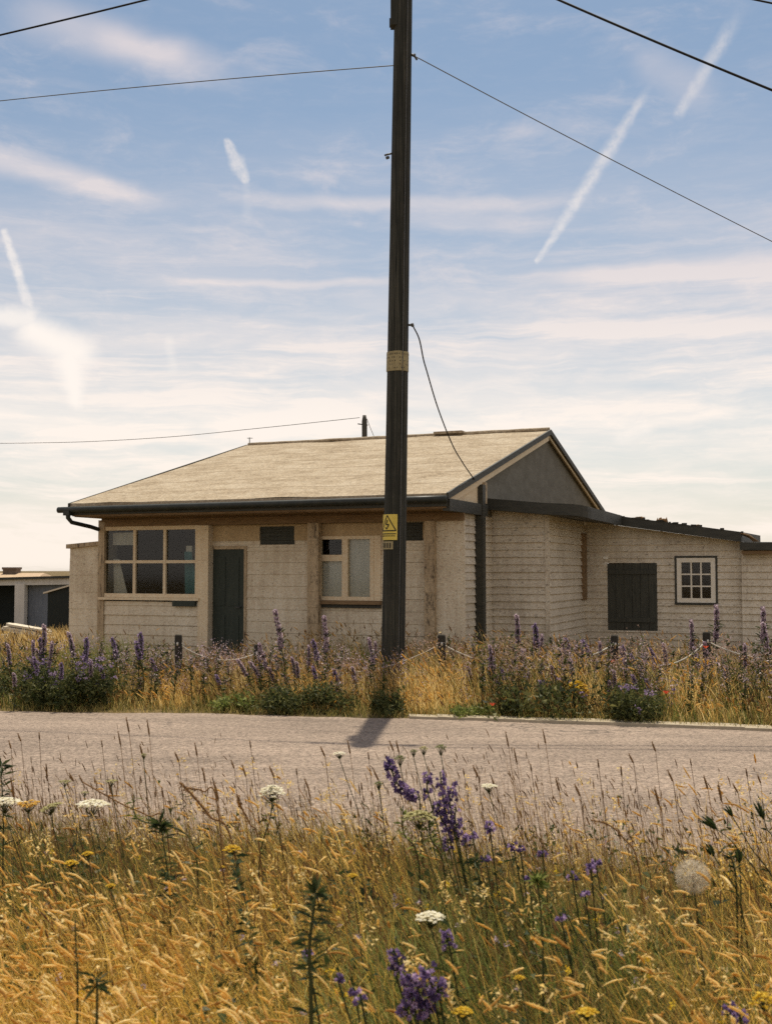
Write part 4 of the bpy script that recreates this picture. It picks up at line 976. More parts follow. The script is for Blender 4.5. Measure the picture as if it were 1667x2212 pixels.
def flower_spire(mb_f, mb_l, pts, r0, r1, dens, fr):
    """florets all round a stalk, with dark calyces between them"""
    sp_ = bent(pts, 10); Ls = [(sp_[i+1]-sp_[i]).length for i in range(len(sp_)-1)]; tot = sum(Ls); n = int(tot*dens)
    for i in range(n):
        t = random.random()*tot; k = 0
        while k < len(Ls)-1 and t > Ls[k]: t -= Ls[k]; k += 1
        p = sp_[k].lerp(sp_[k+1], min(1, t/max(Ls[k], 1e-6))); ax_ = (sp_[k+1]-sp_[k]).normalized()
        d = rv(); d = (d-ax_*d.dot(ax_)).normalized()+ax_*.35; q = k/len(Ls); rad = (r0*(1-q)+r1*q)*random.uniform(.5, 1.05)
        floret(mb_f, p+d*rad*.55, d, fr*random.uniform(.7, 1.25))
        if random.random() < .8:
            mb_l.cr = random.random(); leaf_tri(mb_l, p, d, rad*random.uniform(.6, 1.1), fr*.7)
def seg(px, Y): return [at(x, y, Y+(0 if len(q) < 1 else q[0])) for x, y, *q in px]
GBUG = 'purple bugloss blooms scattered through the meadow'
def bugloss(name, root_px, Y, spikes, label, group=None, r=.016, fr=.0075, dens=420, leaves=40, tilt=0, cat='wildflower'):
    """spikes: list of pixel paths from low to tip; all on one plant rooted in the ground"""
    y0 = sum(q[-1][1] for q in spikes)/len(spikes); Y0 = Y; Y = depth(y0); k_ = Y/Y0; r *= k_*1.12; fr *= k_*.92; dens *= .78/k_
    rp = at(root_px, 1900, Y); root = Vector((rp.x+random.uniform(.06, .2), Y, 0)); o = empty(name, root, label, cat, group)
    st, fl, lf = MB(), MB(), MB()
    for path in spikes:
        P = [at(x, y, Y+(q[0] if q else 0))-root for x, y, *q in path]
        low = P[0]; st.cr = random.random(); st.tube(bent([(0, 0, 0), (low.x*.55, low.y*.5, low.z*.5)]+P, 5), [.0028]*(5*(len(P)+1)+1), 5)
        flower_spire(fl, lf, P, r, r*.8, dens, fr)
        for k in range(leaves//len(spikes)):
            t = random.uniform(.25, 1); p = Vector((low.x*t**1.0, low.y*t, low.z*t)); d = Vector((random.gauss(0, 1), random.gauss(0, 1), random.uniform(.1, .9)))
            lf.cr = random.random(); leaf_tri(lf, p, d, random.uniform(.02, .05), random.uniform(.004, .008))
    st.build('stem', M['stem'], o); fl.build('florets', M['purple'], o); lf.build('leaves', M['darkleaf'], o); return o
bugloss('viper_bugloss', 868, 3.5, [[(905, 1722), (880, 1714), (862, 1698), (848, 1672), (838, 1642)]], 'viper bugloss whose purple flower spike bends into a hook against the road', r=.02, fr=.009, dens=900, leaves=26)
bugloss('viper_bugloss', 1010, 3.45, [[(928, 1728), (922, 1700), (925, 1674)], [(985, 1815), (965, 1765), (956, 1720), (950, 1668)], [(985, 1790), (984, 1745)], [(968, 1800), (955, 1775), (945, 1735)], [(972, 1745), (976, 1700), (978, 1690)], [(1005, 1832), (1004, 1800)], [(970, 1840), (968, 1812)]],
        'tall branching viper bugloss with many small purple clusters beside the hooked spike', r=.018, fr=.008, dens=560, leaves=90)
bugloss('viper_bugloss', 905, 2.35, [[(895, 2180), (890, 2140), (885, 2110)], [(915, 2205), (912, 2160)], [(930, 2120), (925, 2092)], [(950, 2160), (945, 2120)], [(925, 2180), (938, 2150)], [(880, 2200), (878, 2170)], [(905, 2150), (902, 2118)]], 'broad purple bugloss cluster at the bottom edge of the photo', r=.02, fr=.0085, dens=800, leaves=80)
bugloss('viper_bugloss', 862, 2.6, [[(868, 2110), (858, 2075), (848, 2048)], [(852, 2100), (846, 2085)]], 'small mauve bugloss spike just left of the broad bottom cluster', r=.018, fr=.0075, dens=520, leaves=20)
bugloss('viper_bugloss', 975, 2.7, [[(972, 2056), (966, 2035), (962, 2012)]], 'dark violet bugloss spike standing alone below the white umbel', r=.019, fr=.007, dens=800, leaves=16)
bugloss('viper_bugloss', 1590, 2.3, [[(1600, 2210), (1594, 2180)], [(1578, 2195), (1572, 2172)]], 'blue purple bugloss at the bottom right edge by the yellow flower head', r=.018, fr=.008, dens=560, leaves=24)
for x, y, Y, h in ((1057, 1790, 3.4, 26), (1108, 1830, 3.3, 16), (1122, 1836, 3.3, 10), (1170, 1846, 3.3, 12), (1048, 1858, 3.3, 10), (1234, 1895, 3.2, 14), (1275, 1880, 3.25, 22), (1262, 1935, 3.1, 10), (1140, 1898, 3.1, 8), (730, 2120, 2.5, 10), (765, 2148, 2.4, 12), (1210, 1985, 2.9, 10), (662, 2062, 2.6, 8), (1020, 1810, 3.4, 10), (780, 2165, 2.4, 10), (1285, 1865, 3.3, 12)):
    bugloss('viper_bugloss', x+random.uniform(-10, 14), Y, [[(x+2, y+h*.5), (x, y-h*.5)]], 'single small purple bugloss bloom poking out of the meadow grass', GBUG, r=.014, fr=.0075, dens=700 if h > 12 else 1100, leaves=8)

# carrot umbels
def umbel(name, px, py, Y, wpx, mat, label, group=None, dome=.3, root_dx=0, rays=22, flor=22, cat='wildflower', stemmat='stem', closed=False, nod=(0, 0)):
    if Y < 9: Y = depth(py, .62 if name == 'yellow_ragwort' else None); root_dx += random.uniform(.03, .16)
    c = at(px, py, Y); R_ = wpx/2/FOC*Y; root = Vector((c.x+root_dx, Y+.02, 0)); o = empty(name, root, label, cat, group)
    top = c-root; st = MB(); hub = top-Vector((0, 0, R_*(.9 if not closed else 1.5)))
    st.tube(bent([(0, 0, 0), (hub.x*.3, hub.y*.4, hub.z*.5), hub], 6), [.0017]*13, 5)
    hd = MB(); gr = MB()
    for i in range(rays):
        a = i*2.39996; q = math.sqrt((i+.5)/rays)
        p = top+Vector((math.cos(a)*R_*q, math.sin(a)*R_*q, R_*dome*(1-q*q)-R_*dome*.5+nod[0]*math.cos(a)*R_*q)); 
        if closed: p = hub+(p-hub)*1.0; p.x = hub.x+(p.x-hub.x)*.9
        gr.tube([hub, hub.lerp(p, .6)+Vector((0, 0, -R_*.06)), p], [.0012, .0009, .0007], 4)
        for k in range(flor):
            w = rv(); w.z = abs(w.z)*.35; d = p+w*R_*.105; hd.cr = random.random(); r = R_*random.uniform(.08, .14); n_ = Vector((random.gauss(0, .4), random.gauss(0, .4), 1)).normalized(); a_ = n_.orthogonal().normalized()*r; b_ = n_.cross(a_)
            hd.add([d+a_, d+b_, d-a_, d-b_], [(0, 1, 2, 3)])
    for k in range(9):
        a = k*.7; gr.cr = .3; leaf_tri(gr, hub, (math.cos(a), math.sin(a), -.1 if not closed else .6), R_*.5, R_*.04)
    st.build('stem', M[stemmat], o); gr.build('rays', M['stem'], o); hd.build('flower_head', M[mat], o); return o
umbel('wild_carrot', 12, 1730, 3.4, 58, 'white', 'cream white umbel cut by the left edge of the photo')
umbel('wild_carrot', 200, 1735, 3.4, 60, 'white', 'wide flat cream umbel on the left against the road', root_dx=.02)
umbel('wild_carrot', 588, 1708, 3.5, 52, 'white', 'domed fluffy cream umbel left of centre against the road', dome=.75, root_dx=.05, rays=26)
umbel('wild_carrot', 733, 1627, 4.1, 26, 'white', 'small white umbel on a long thin crooked stem', root_dx=.06, rays=14)
umbel('wild_carrot', 1055, 1697, 3.7, 34, 'white', 'thin flat cream umbel just right of the purple bugloss', dome=.15, rays=16)
umbel('wild_carrot', 930, 1979, 2.75, 58, 'white', 'bright white umbel low in the middle of the meadow', dome=.35, rays=26)
umbel('wild_carrot', 905, 1762, 3.4, 62, 'cream', 'greenish cream umbel hanging under the hooked purple spike', dome=.5, rays=26)
umbel('wild_carrot', 110, 1742, 3.4, 40, 'cream', 'ragged cream umbel right beside the umbel at the left edge', dome=.3, nod=(.4, 0))
umbel('wild_carrot', 62, 1738, 3.35, 42, 'straw', 'dried straw coloured umbel curled into a ring', dome=-.5)
umbel('wild_carrot', 140, 1688, 3.6, 26, 'cream', 'small green cream umbel bud above the wide flat umbel', dome=.2, rays=12)
umbel('wild_carrot', 241, 1687, 3.6, 26, 'cream', 'small green cream umbel bud to the upper right of the wide flat umbel', dome=.2, rays=12)
umbel('wild_carrot', 183, 1712, 3.6, 18, 'cream', 'tiny pale green umbel bud just above the wide flat umbel', rays=10)
GC = 'dark green closed umbel heads above the purple bugloss'
for x, y, w, mt, lab in ((952, 1613, 26, 'green', 'largest dark green closed umbel head standing highest above the purple flowers'), (893, 1622, 18, 'green', 'small dark green closed umbel head in front of the pole foot'), (915, 1616, 22, 'cream', 'yellow cream half open umbel between two dark green ones'), (864, 1637, 26, 'green', 'dark green closed umbel right beside the tip of the hooked spike'), (818, 1692, 20, 'green', 'green closed umbel left of the hooked purple spike'), (311, 1630, 14, 'cream', 'tiny cream umbel bud far out against the road on the left')):
    umbel('wild_carrot', x, y, 3.7, w, mt, lab, GC if mt == 'green' else None, dome=.6, rays=12, root_dx=random.uniform(.0, .06), closed=True)
# yellow heads
def yellow(px, py, Y, w, label, group=None, dome=.5, stem_dark=True, leafy=0):
    o = umbel('yellow_ragwort', px, py, Y, w, 'yellowf', label, group, dome=dome, rays=18, flor=34)
    if leafy:
        lf = MB(); c = at(px, py, Y)-o.location
        for k in range(leafy):
            t = random.uniform(.35, .97); lf.cr = random.random(); leaf_tri(lf, (c.x*t, c.y*t, c.z*t), (random.gauss(0, 1), random.gauss(0, 1), random.uniform(0, .8)), random.uniform(.02, .05), .012)
        lf.build('leaves', M['darkleaf'], o)
yellow(502, 1832, 3.1, 34, 'yellow flower head on a tall dark leafy stem left of centre', leafy=60, dome=.6)
yellow(155, 1863, 3.0, 28, 'flat yellow flower head in the upper left meadow, left of its twin'); yellow(190, 1843, 3.05, 22, 'small yellow flower head in the upper left meadow, higher of the twin pair')
yellow(1000, 2183, 2.35, 40, 'yellow flower head at the bottom edge right of the purple cluster'); yellow(1268, 2184, 2.3, 42, 'flat yellow flower head at the bottom edge right of centre', dome=.25)
yellow(1648, 2158, 2.3, 48, 'large domed yellow flower head at the bottom right corner', dome=.95); yellow(1122, 2111, 2.45, 22, 'tiny bright yellow flower head in the lower right meadow')
yellow(762, 1890, 2.9, 20, 'small yellow flower head beside the tall dark leafy stalk'); yellow(240, 1912, 2.8, 18, 'small yellow flower head among the dry golden grass on the left')
yellow(480, 1872, 3.0, 12, 'tiny yellow bloom below left of the tall yellow flower head'); yellow(1080, 1862, 3.0, 10, 'tiny yellow bloom below the small purple blooms'); yellow(515, 1862, 3.0, 12, 'tiny yellow bloom right beside the stem of the tall yellow head')

# goat's beard clock
def clock():
    Y = depth(1893, .58); c = at(1495, 1893, Y); R_ = 37/FOC*Y; root = Vector((c.x+.05, Y+.02, 0)); o = empty('goatsbeard_clock', root, 'round pale fluffy seed clock on the right against the road', 'seed head')
    top = c-root; st = MB(); st.tube(bent([(0, 0, 0), (top.x*.3, 0, top.z*.5), top], 8), [.0028]*17, 6); st.build('stem', M['stem'], o)
    core = MB(); core.tube([top-Vector((0, 0, .008)), top, top+Vector((0, 0, .008))], [.004, .008, .003], 8); core.build('core', M['brownstem'], o)
    fl = MB()
    for i in range(76):
        z = 1-2*(i+.5)/76; a = i*2.39996; r = math.sqrt(1-z*z); d = Vector((r*math.cos(a), r*math.sin(a), z))
        fl.cr = random.random(); p = top+d*R_*.62; s = d.orthogonal().normalized(); fl.ribbon([top+d*.008, p], .0006, s)
        b = d.cross(s)
        for k in range(13):
            w = k*2*math.pi/13+i; e = p+(s*math.cos(w)+b*math.sin(w))*R_*.34+d*R_*random.uniform(.26, .42); q = (s*math.sin(w)-b*math.cos(w))
            fl.ribbon([p, e], [.0012, .0007], q)
    fl.build('seed_fluff', M['fluff'], o)
clock()
# dark leafy stalks and pointed buds
def stalk(name, path, Y, label, leaves, ll, mat='darkleaf', rad=.004, tuft=None, cat='plant', lean=.0, group=None, up=.4, h=None):
    Y0 = Y; Y = depth(path[-1][1], h); ll *= Y/Y0
    top = at(*path[-1], Y); low = at(*path[0], Y); root = Vector((low.x+lean, Y, 0)); o = empty(name, root, label, cat, group)
    P = [at(x, y, Y)-root for x, y in path]; st = MB(); cur = bent([(0, 0, 0)]+P, 6); st.tube(cur, [rad*(1-.6*i/len(cur)) for i in range(len(cur))], 6); st.build('stem', M['stem'] if mat != 'brownstem' else M['brownstem'], o)
    lf = MB()
    for k in range(leaves):
        i = random.uniform(.15, 1)*(len(cur)-1); p = cur[int(i)]; a = random.uniform(0, 6.28); lf.cr = random.random()
        leaf_tri(lf, p, (math.cos(a), math.sin(a), random.uniform(-.3, 1)*up*2), random.uniform(.4, 1.1)*ll, ll*random.uniform(.08, .18))
    if tuft:
        for k in range(tuft): lf.cr = random.random(); leaf_tri(lf, cur[-1], rv()+Vector((0, 0, .6)), random.uniform(.5, 1)*ll, ll*.18)
    lf.build('leaves', M[mat], o); return o
stalk('leafy_stalk', [(672, 2190), (668, 2060), (675, 1985), (682, 1930)], 2.5, 'tall dark green stalk with drooping leaves, lower middle left of centre', 90, .055, rad=.006, tuft=24, h=.84)
stalk('leafy_stalk', [(368, 1960), (362, 1880), (350, 1800), (346, 1780)], 3.0, 'dark green bushy stalk on the left below the dry bent stalk', 110, .05, rad=.004, tuft=24, h=.72)
stalk('leafy_stalk', [(168, 2150), (165, 2060), (163, 1990)], 2.5, 'thin dark stalk standing in the dry golden grass at lower left', 18, .025, rad=.0035, h=.72)
stalk('leafy_stalk', [(210, 2180), (208, 2130)], 2.2, 'short dark tuft at the bottom edge on the left', 30, .045, tuft=10, h=.72)
stalk('leafy_stalk', [(1172, 2080), (1168, 1980), (1160, 1905)], 2.8, 'leafy stalk with a bright green tuft right of centre', 60, .045, tuft=50, mat='green', h=.7)
stalk('leafy_stalk', [(8, 1790), (5, 1700), (3, 1655)], 3.4, 'dark green leafy plant at the left edge against the road', 90, .05, tuft=20)
stalk('leafy_stalk', [(1590, 1930), (1583, 1870), (1578, 1850)], 3.1, 'dark leafy stalk right of the seed clock', 40, .035, tuft=12)
stalk('leafy_stalk', [(905, 1870), (872, 1800), (870, 1740)], 3.45, 'slender green willow leaved stalk below the hooked purple spike', 70, .045, mat='green', up=.7)
stalk('leafy_stalk', [(960, 1890), (930, 1810), (925, 1760)], 3.5, 'slender green willow leaved stalk below the branching bugloss', 70, .045, mat='green', up=.7)
stalk('leafy_stalk', [(1290, 2120), (1240, 2010), (1215, 1960)], 2.7, 'dark leaning stalk in the lower right meadow', 30, .03)
stalk('leafy_stalk', [(1050, 1960), (1035, 1900), (1025, 1860)], 3.2, 'dark leafy clump below the branching bugloss', 80, .04, tuft=20)
stalk('leafy_stalk', [(560, 1870), (585, 1760), (588, 1700)], 3.55, 'fine green feathery stalk under the domed umbel', 46, .04, mat='green')
stalk('leafy_stalk', [(420, 1830), (300, 1770), (290, 1715)], 3.5, 'fine green feathery stalk right of the wide flat umbel', 40, .04, mat='green')
def bud(path, Y, label, L=.04, w=.013, lean=0):
    o = stalk('goatsbeard_bud', path, Y, label, 3, .045, rad=.0032, cat='plant', lean=lean)
    Y = depth(path[-1][1]); t = at(*path[-1], Y)-o.location; b = at(*path[-2], Y)-o.location; d = (t-b).normalized(); mb = MB(); L *= Y/3.1; w *= Y/3.1; mb.cr = .35
    mb.tube([t-d*.004, t+d*L*.2, t+d*L*.45, t+d*L*.8, t+d*L*1.25], [.002, w*.5, w*.45, w*.2, .0012], 8)
    for k in range(8):
        a = k*.785; s = d.orthogonal().normalized(); q = d.cross(s); mb.cr = random.random()*.6; leaf_tri(mb, t+(s*math.cos(a)+q*math.sin(a))*w*.45, d+(s*math.cos(a)+q*math.sin(a))*.12, L*1.5, w*.5)
    mb.build('bud', M['darkleaf'], o)
bud([(1672, 1850), (1655, 1790), (1648, 1768)], 3.2, 'pointed dark green bud standing upright at the right edge')
bud([(1660, 1940), (1590, 1830), (1546, 1790)], 3.2, 'pointed dark green bud on a long stem leaning left above the seed clock', lean=.08)
bud([(1680, 1930), (1620, 1830), (1580, 1762)], 3.3, 'slim dark bud on a leaning stem between the other two buds', L=.025, w=.009, lean=.05)
bud([(1600, 1960), (1560, 1880), (1540, 1848)], 3.05, 'dark bud close beside the right of the seed clock', L=.03, lean=.05)
bud([(1600, 1980), (1598, 1890), (1596, 1862)], 3.1, 'stubby dark bud low at the right behind the leaning stems', L=.03)
# bent dry dock stalk and arching head
def drystalk(path, Y, label, r, heads, lean=0):
    Y = depth(path[-1][1]); low = at(*path[0], Y); root = Vector((low.x+lean, Y, 0)); o = empty('dry_stalk', root, label, 'dry stalk'); P = [at(x, y, Y)-root for x, y in path]
    st = MB(); cur = bent([(0, 0, 0)]+P, 8); st.tube(cur, r, 5); st.build('stem', M['brownstem'], o); sd = MB()
    for k in range(heads):
        i = int(len(cur)*random.uniform(.55, 1))-1; sd.cr = random.random(); p = cur[i]+rv()*r*1.2; leaf_tri(sd, p, rv(), random.uniform(.006, .013), .005)
    sd.build('seed_cluster', M['brownstem'], o)
drystalk([(500, 1815), (455, 1765), (420, 1722), (388, 1690)], 3.3, 'thick brown dock stalk leaning left against the road', .0042, 190, .1)
drystalk([(560, 1830), (540, 1780), (520, 1740), (512, 1715)], 3.4, 'brown knobbly dry stalk right of the leaning dock stalk', .003, 130, .05)
drystalk([(1380, 1880), (1345, 1810), (1310, 1780), (1275, 1772)], 3.3, 'dark grass stalk arching over to the left on the right side', .003, 60, .04)
drystalk([(470, 1740), (440, 1710), (415, 1704), (402, 1703)], 3.35, 'straw stalk bent sideways across the leaning dock stalk', .003, 60, .06)
drystalk([(360, 1790), (320, 1762), (260, 1735), (180, 1690)], 3.2, 'pale broken straw stem lying diagonally on the left', .0028, 20, .05)
# seed head stalks seen against the road, each its own
GS = 'brown seed head stalks standing up against the road'
def make_seed_stalk(H_, L_, r, droop):
    o = empty('seed_head_stalk', (0, 0, 0), 'thin stalk with a narrow brown seed head standing up against the grey road', 'grass stalk', GS)
    st = MB(); P = bent([(.1, 0, 0), (.05, .0, H_*.5), (.005, 0, H_-L_), (0, 0, H_-L_)][:3], 6); st.cr = random.random(); st.tube(P, [.0014]*len(P), 4); st.build('stem', M['brownstem'], o)
    hd = MB(); b = Vector((.005, 0, H_-L_)); d = Vector((-.25-droop, 0, 1)).normalized(); hd.cr = random.uniform(.2, .7)
    hd.tube([b, b+d*L_*.2, b+d*L_*.55, b+d*L_*.85, b+d*L_], [r*.4, r, r*1.05, r*.7, r*.15], 6)
    for k in range(50):
        t = random.random(); hd.cr = random.random(); e = rv(); leaf_tri(hd, b+d*L_*t, e.normalized()+d*1.2, r*2.2, r*.7)
    hd.build('seed_head', M['brownstem'], o); return o
protos = [make_seed_stalk(.62, .05, .0042, .1), make_seed_stalk(.7, .065, .004, .0), make_seed_stalk(.66, .04, .0036, .35), make_seed_stalk(.74, .035, .0032, -.1)]
pos = [(278, 1550, 1), (322, 1556, 1), (425, 1605, 1), (260, 1580, 1), (308, 1607, 0), (158, 1667, 2), (178, 1672, 2), (240, 1685, 0), (85, 1582, 3), (45, 1582, 2), (24, 1598, 2), (100, 1650, 3), (442, 1660, 1), (505, 1640, 2), (530, 1650, 2), (385, 1620, 2), (220, 1600, 3), (755, 1600, 1), (795, 1625, 3), (700, 1610, 2), (860, 1600, 0), (848, 1598, 2), (1096, 1582, 1), (1176, 1576, 1), (1114, 1617, 1), (1413, 1598, 2), (1365, 1625, 2), (1205, 1680, 0), (1340, 1655, 3), (1290, 1640, 3),
       (1250, 1690, 2), (1420, 1700, 0), (1450, 1660, 2), (1490, 1640, 3), (1525, 1675, 0), (1555, 1690, 0), (1590, 1690, 2), (1610, 1660, 3), (1640, 1670, 2), (640, 1660, 3), (665, 1680, 2), (1000, 1660, 3), (1030, 1650, 2), (1145, 1650, 3), (1070, 1680, 2), (590, 1650, 2), (540, 1600, 3), (470, 1690, 0), (350, 1700, 3), (30, 1680, 1), (780, 1690, 3), (815, 1660, 2)]
for i, (x, y, k) in enumerate(pos):
    Hs = (.62, .7, .66, .74)[k]; Y = min(5.6, (EYE-random.uniform(.66, .86))*FOC/(y-1230)); top = at(x, y, Y); h = top.z
    src = protos[k]; o = src if i in (0, 4, 5, 8) and src.location.length == 0 and not src.get('used') else copy_tree(src)
    if o is src: src['used'] = 1
    s = max(.75, min(1.35, h/Hs)); o.scale = (1, 1, h/Hs); o.location = (top.x, Y, 0); o.rotation_euler = (0, 0, random.uniform(-.7, .7))
for p_ in protos:
    if 'used' in p_: del p_['used']
for o in list(COL.objects):
    if o.name.startswith('seed_head_stalk') and 'used' in o: del o['used']
    if o.name.startswith('seed_head_stalk') and o.type == 'EMPTY' and o.location.length == 0:
        for ch in list(o.children): bpy.data.objects.remove(ch)
        bpy.data.objects.remove(o)

# ------------------------------------------------------------------ far spires, bushes, poppies
def make_spire(h, sl, r, mat, fr=.014, dens=420, leaves=46):
    st, fl, lf = MB(), MB(), MB(); w = random.uniform(-.05, .05)
    P = [(0, 0, 0), (w*.3, 0, h*.5), (w, 0, h-sl), (w*1.5, 0, h-sl*.5), (w*1.7-.02, 0, h)]
    st.cr = .3; st.tube(bent(P, 4), [.006]*16+[.003], 5)
    n = 3; pts = [Vector(p) for p in P[2:]]; flower_spire(fl, lf, pts, r, r*.45, dens, fr)
    for k in range(leaves):
        t = random.uniform(.05, 1)*(h-sl*.5); lf.cr = random.random(); a = random.uniform(0, 6.28); leaf_tri(lf, (w*t/h, 0, t), (math.cos(a), math.sin(a), random.uniform(.1, 1)), random.uniform(.06, .13), .018)
    return st, fl, lf
kinds = []
for h, sl, r, mt in ((1.0, .42, .034, 'mauve'), (.85, .3, .03, 'mauve'), (.75, .26, .036, 'violet'), (.9, .36, .026, 'mauve'), (.7, .2, .03, 'violet')):
    a = make_spire(h, sl, r, mt); kinds.append((h, a, mt))
meshes = {}
spires = [(603, 1318, 0, 13.2, -6, 'tallest mauve flower spire in front of the wall right of the dark door'), (708, 1332, 0, 13.3, 0, 'tall mauve flower spire right under the double window'),
      (556, 1390, 3, 13.9, 0, None), (522, 1421, 1, 12.9, -22, None), (548, 1425, 1, 12.9, -24, None), (300, 1367, 2, 13.3, 0, 'violet spire standing in front of the boards below the six pane window'), (313, 1386, 4, 13.2, 0, None), (184, 1378, 2, 13.1, 4, None), (67, 1384, 3, 13, 0, None), (108, 1352, 1, 13.6, 8, None), (482, 1458, 4, 12.8, 0, None), (662, 1394, 3, 13.5, 0, None),
      (650, 1430, 1, 13, 3, None), (735, 1446, 4, 12.9, 0, None), (770, 1440, 1, 13, 0, None), (806, 1386, 3, 14.3, 0, None), (1128, 1330, 1, 14.2, 5, None), (1150, 1348, 2, 14, -4, None), (1165, 1370, 3, 13.6, 6, None), (1096, 1442, 4, 12.6, 0, None), (1122, 1402, 3, 13.4, 0, None), (1060, 1402, 3, 13.2, 0, None), (1200, 1438, 1, 12.6, 0, None), (1240, 1394, 3, 13.6, 0, None), (1266, 1402, 1, 13, 3, None), (1290, 1386, 3, 13.6, 0, None), (1346, 1420, 2, 12.7, 0, None), (1380, 1458, 4, 12.2, 0, None), (1410, 1468, 4, 12.2, 5, None), (1442, 1390, 1, 13.2, 0, None),
      (1486, 1340, 3, 14, 0, None), (1539, 1308, 3, 13.9, 2, 'thin tall dark spire rising in front of the nine pane window corner'), (1640, 1312, 3, 13.8, 2, 'tall thin spire at the right edge in front of the boards'), (1602, 1390, 3, 13, 0, None), (1660, 1346, 1, 13.2, 0, None), (90, 1420, 4, 12.7, 0, None), (130, 1432, 2, 12.6, 0, None), (40, 1455, 1, 12.6, 6, None), (205, 1425, 1, 12.7, 5, None), (232, 1440, 4, 12.8, 0, None), (590, 1440, 1, 13, -10, None), (625, 1420, 3, 13.2, -12, None), (690, 1440, 4, 12.8, 0, None), (1020, 1440, 1, 13, 0, None), (1180, 1470, 4, 12.2, 0, None), (1310, 1470, 3, 12.2, 0, None), (1560, 1440, 3, 12.4, 0, None), (160, 1365, 1, 13.4, -6, None), (1335, 1450, 1, 12.2, 8, None), (1215, 1400, 1, 13.2, -6, None)]
first = {}
for q_ in range(56):
    x_ = random.choice([random.uniform(20, 420), random.uniform(560, 830), random.uniform(1000, 1640), random.uniform(1050, 1480), random.uniform(1080, 1420)]); spires.append((x_, random.uniform(1375, 1475), random.randrange(5), random.uniform(12.6, 14.2), random.uniform(-14, 8), None))
for i, (x, y, k, Y, rot, lab) in enumerate(spires):
    h, (st, fl, lf), mt = kinds[k]; top = at(x, y, Y); z = max(top.z, .2)
    dx = math.tan(R(rot))*z
    o = empty('flower_spire', (top.x-dx, Y, 0), lab or 'mauve and purple flower spire growing in the dry verge along the rope fence', 'wildflower', 'purple flower spires of the far verge')
    if k in first:
        for ch in list(first[k].children): c = ch.copy(); COL.objects.link(c); c.parent = o
    else:
        st.build('stem', M['stem'], o); fl.build('florets', M[mt], o); lf.build('leaves', M['darkleaf'], o); first[k] = o
    s = z/h; o.scale = (max(s, .8), max(s, .8), s/max(math.cos(R(rot)), .5)*1.0); o.rotation_euler = (0, R(rot), 0)
def bush(x, y, w, h, Y, label, mat='bushleaf', n=2600, flowers=0):
    c = at(x, y, Y); W_ = w/2/FOC*Y; Hh = h/FOC*Y; o = empty('low_bush', (c.x, Y, 0), label, 'bush')
    st, lf = MB(), MB(); zt = c.z+Hh/2; lobes = [(random.uniform(-.75, .75)*W_, random.uniform(-.2, .25), random.uniform(.35, .95)*zt, random.uniform(.25, .5)) for _ in range(16)]
    for l in lobes: st.tube([(l[0]*.4, 0, 0), (l[0]*.8, l[1]*.6, l[2]*.5), (l[0], l[1], l[2])], [.008, .006, .003], 5)
    for k in range(n):
        l = random.choice(lobes); d = rv().normalized()*random.random()**.45; p = Vector((l[0]+d.x*l[3]*W_*.75, l[1]+d.y*.22, max(.01, l[2]*random.uniform(.35, 1)+d.z*l[3]*zt*.45)))
        if p.z > zt*1.08: continue
        lf.cr = random.random(); leaf_tri(lf, p, rv()+Vector((0, 0, .5)), random.uniform(.03, .075), random.uniform(.012, .026))
    st.build('stems', M['stem'], o); lf.build('foliage', M[mat], o)
    if flowers:
        fl = MB()
        for k in range(flowers):
            l = random.choice(lobes); q = Vector((l[0]+random.gauss(0, .12), l[1]-.1, l[2]+random.uniform(0, .1)))
            for j in range(12): floret(fl, q+rv()*.016, rv(), .012)
        fl.build('florets', M['violet'], o)
bush(165, 1478, 290, 110, 12.95, 'wide dark green bush with violet blooms at the left roadside', n=5200, flowers=34)
bush(660, 1512, 240, 72, 12.45, 'long low dark green bush at the road edge left of the pole', n=3600)
bush(838, 1528, 84, 70, 12.3, 'small dark green clump right at the foot of the pole', n=1500)
bush(1205, 1518, 120, 96, 12.2, 'dark green bush right of the pole under the clapboard corner', n=2200, flowers=6)
bush(1375, 1526, 150, 80, 11.75, 'low dark green bush at the road edge below the boarded opening', n=2600, flowers=8)
bush(1100, 1520, 60, 80, 12.2, 'narrow dark clump between the pole and the dark bush', n=1100)
bush(500, 1520, 110, 50, 12.7, 'olive green low clump beside the golden grass left of centre', 'green', n=1400)
bush(1010, 1538, 130, 28, 12.2, 'olive green clump at the road edge just right of the pole', 'green', n=1500)
bush(1590, 1470, 60, 110, 12.6, 'tall dark green weed clump at the right past the slim post', n=1300)
def poppy(x, y, Y, label):
    c = at(x, y, Y); o = empty('poppy', (c.x, Y, 0), label, 'flower'); st = MB(); st.tube([(0, 0, 0), (.01, 0, c.z*.5), (0, 0, c.z)], .003, 5); st.build('stem', M['stem'], o); pt_ = MB()
    for k in range(5):
        a = k*1.257; pt_.cr = random.random(); vs = [(0, 0, c.z-.012)]
        for j in range(5): b = a+(j-2)*.38; rr = .036*(1-.08*abs(j-2)); vs.append((math.cos(b)*rr, math.sin(b)*rr, c.z+.02+random.uniform(-.006, .006)))
        pt_.add(vs, [(0, j, j+1) for j in range(1, 5)])
    pt_.build('petals', M['poppy'], o)
poppy(1321, 1429, 13.0, 'orange red poppy beside the post below the boarded opening'); poppy(1523, 1399, 13.2, 'orange poppy in front of the tall slim post')
poppy(1063, 1523, 12.1, 'red poppy low at the road edge right of the pole'); poppy(1438, 1497, 12.0, 'orange poppy low in the verge at the right')
umbel('yellow_ragwort', 1245, 1483, 12.2, 44, 'yellowf', 'yellow flower clump in the verge below the clapboard corner', dome=1.0, rays=30)
umbel('yellow_ragwort', 1500, 1425, 12.9, 20, 'yellowf', 'small yellow flower clump left of the tall slim post', dome=1.0, rays=14)

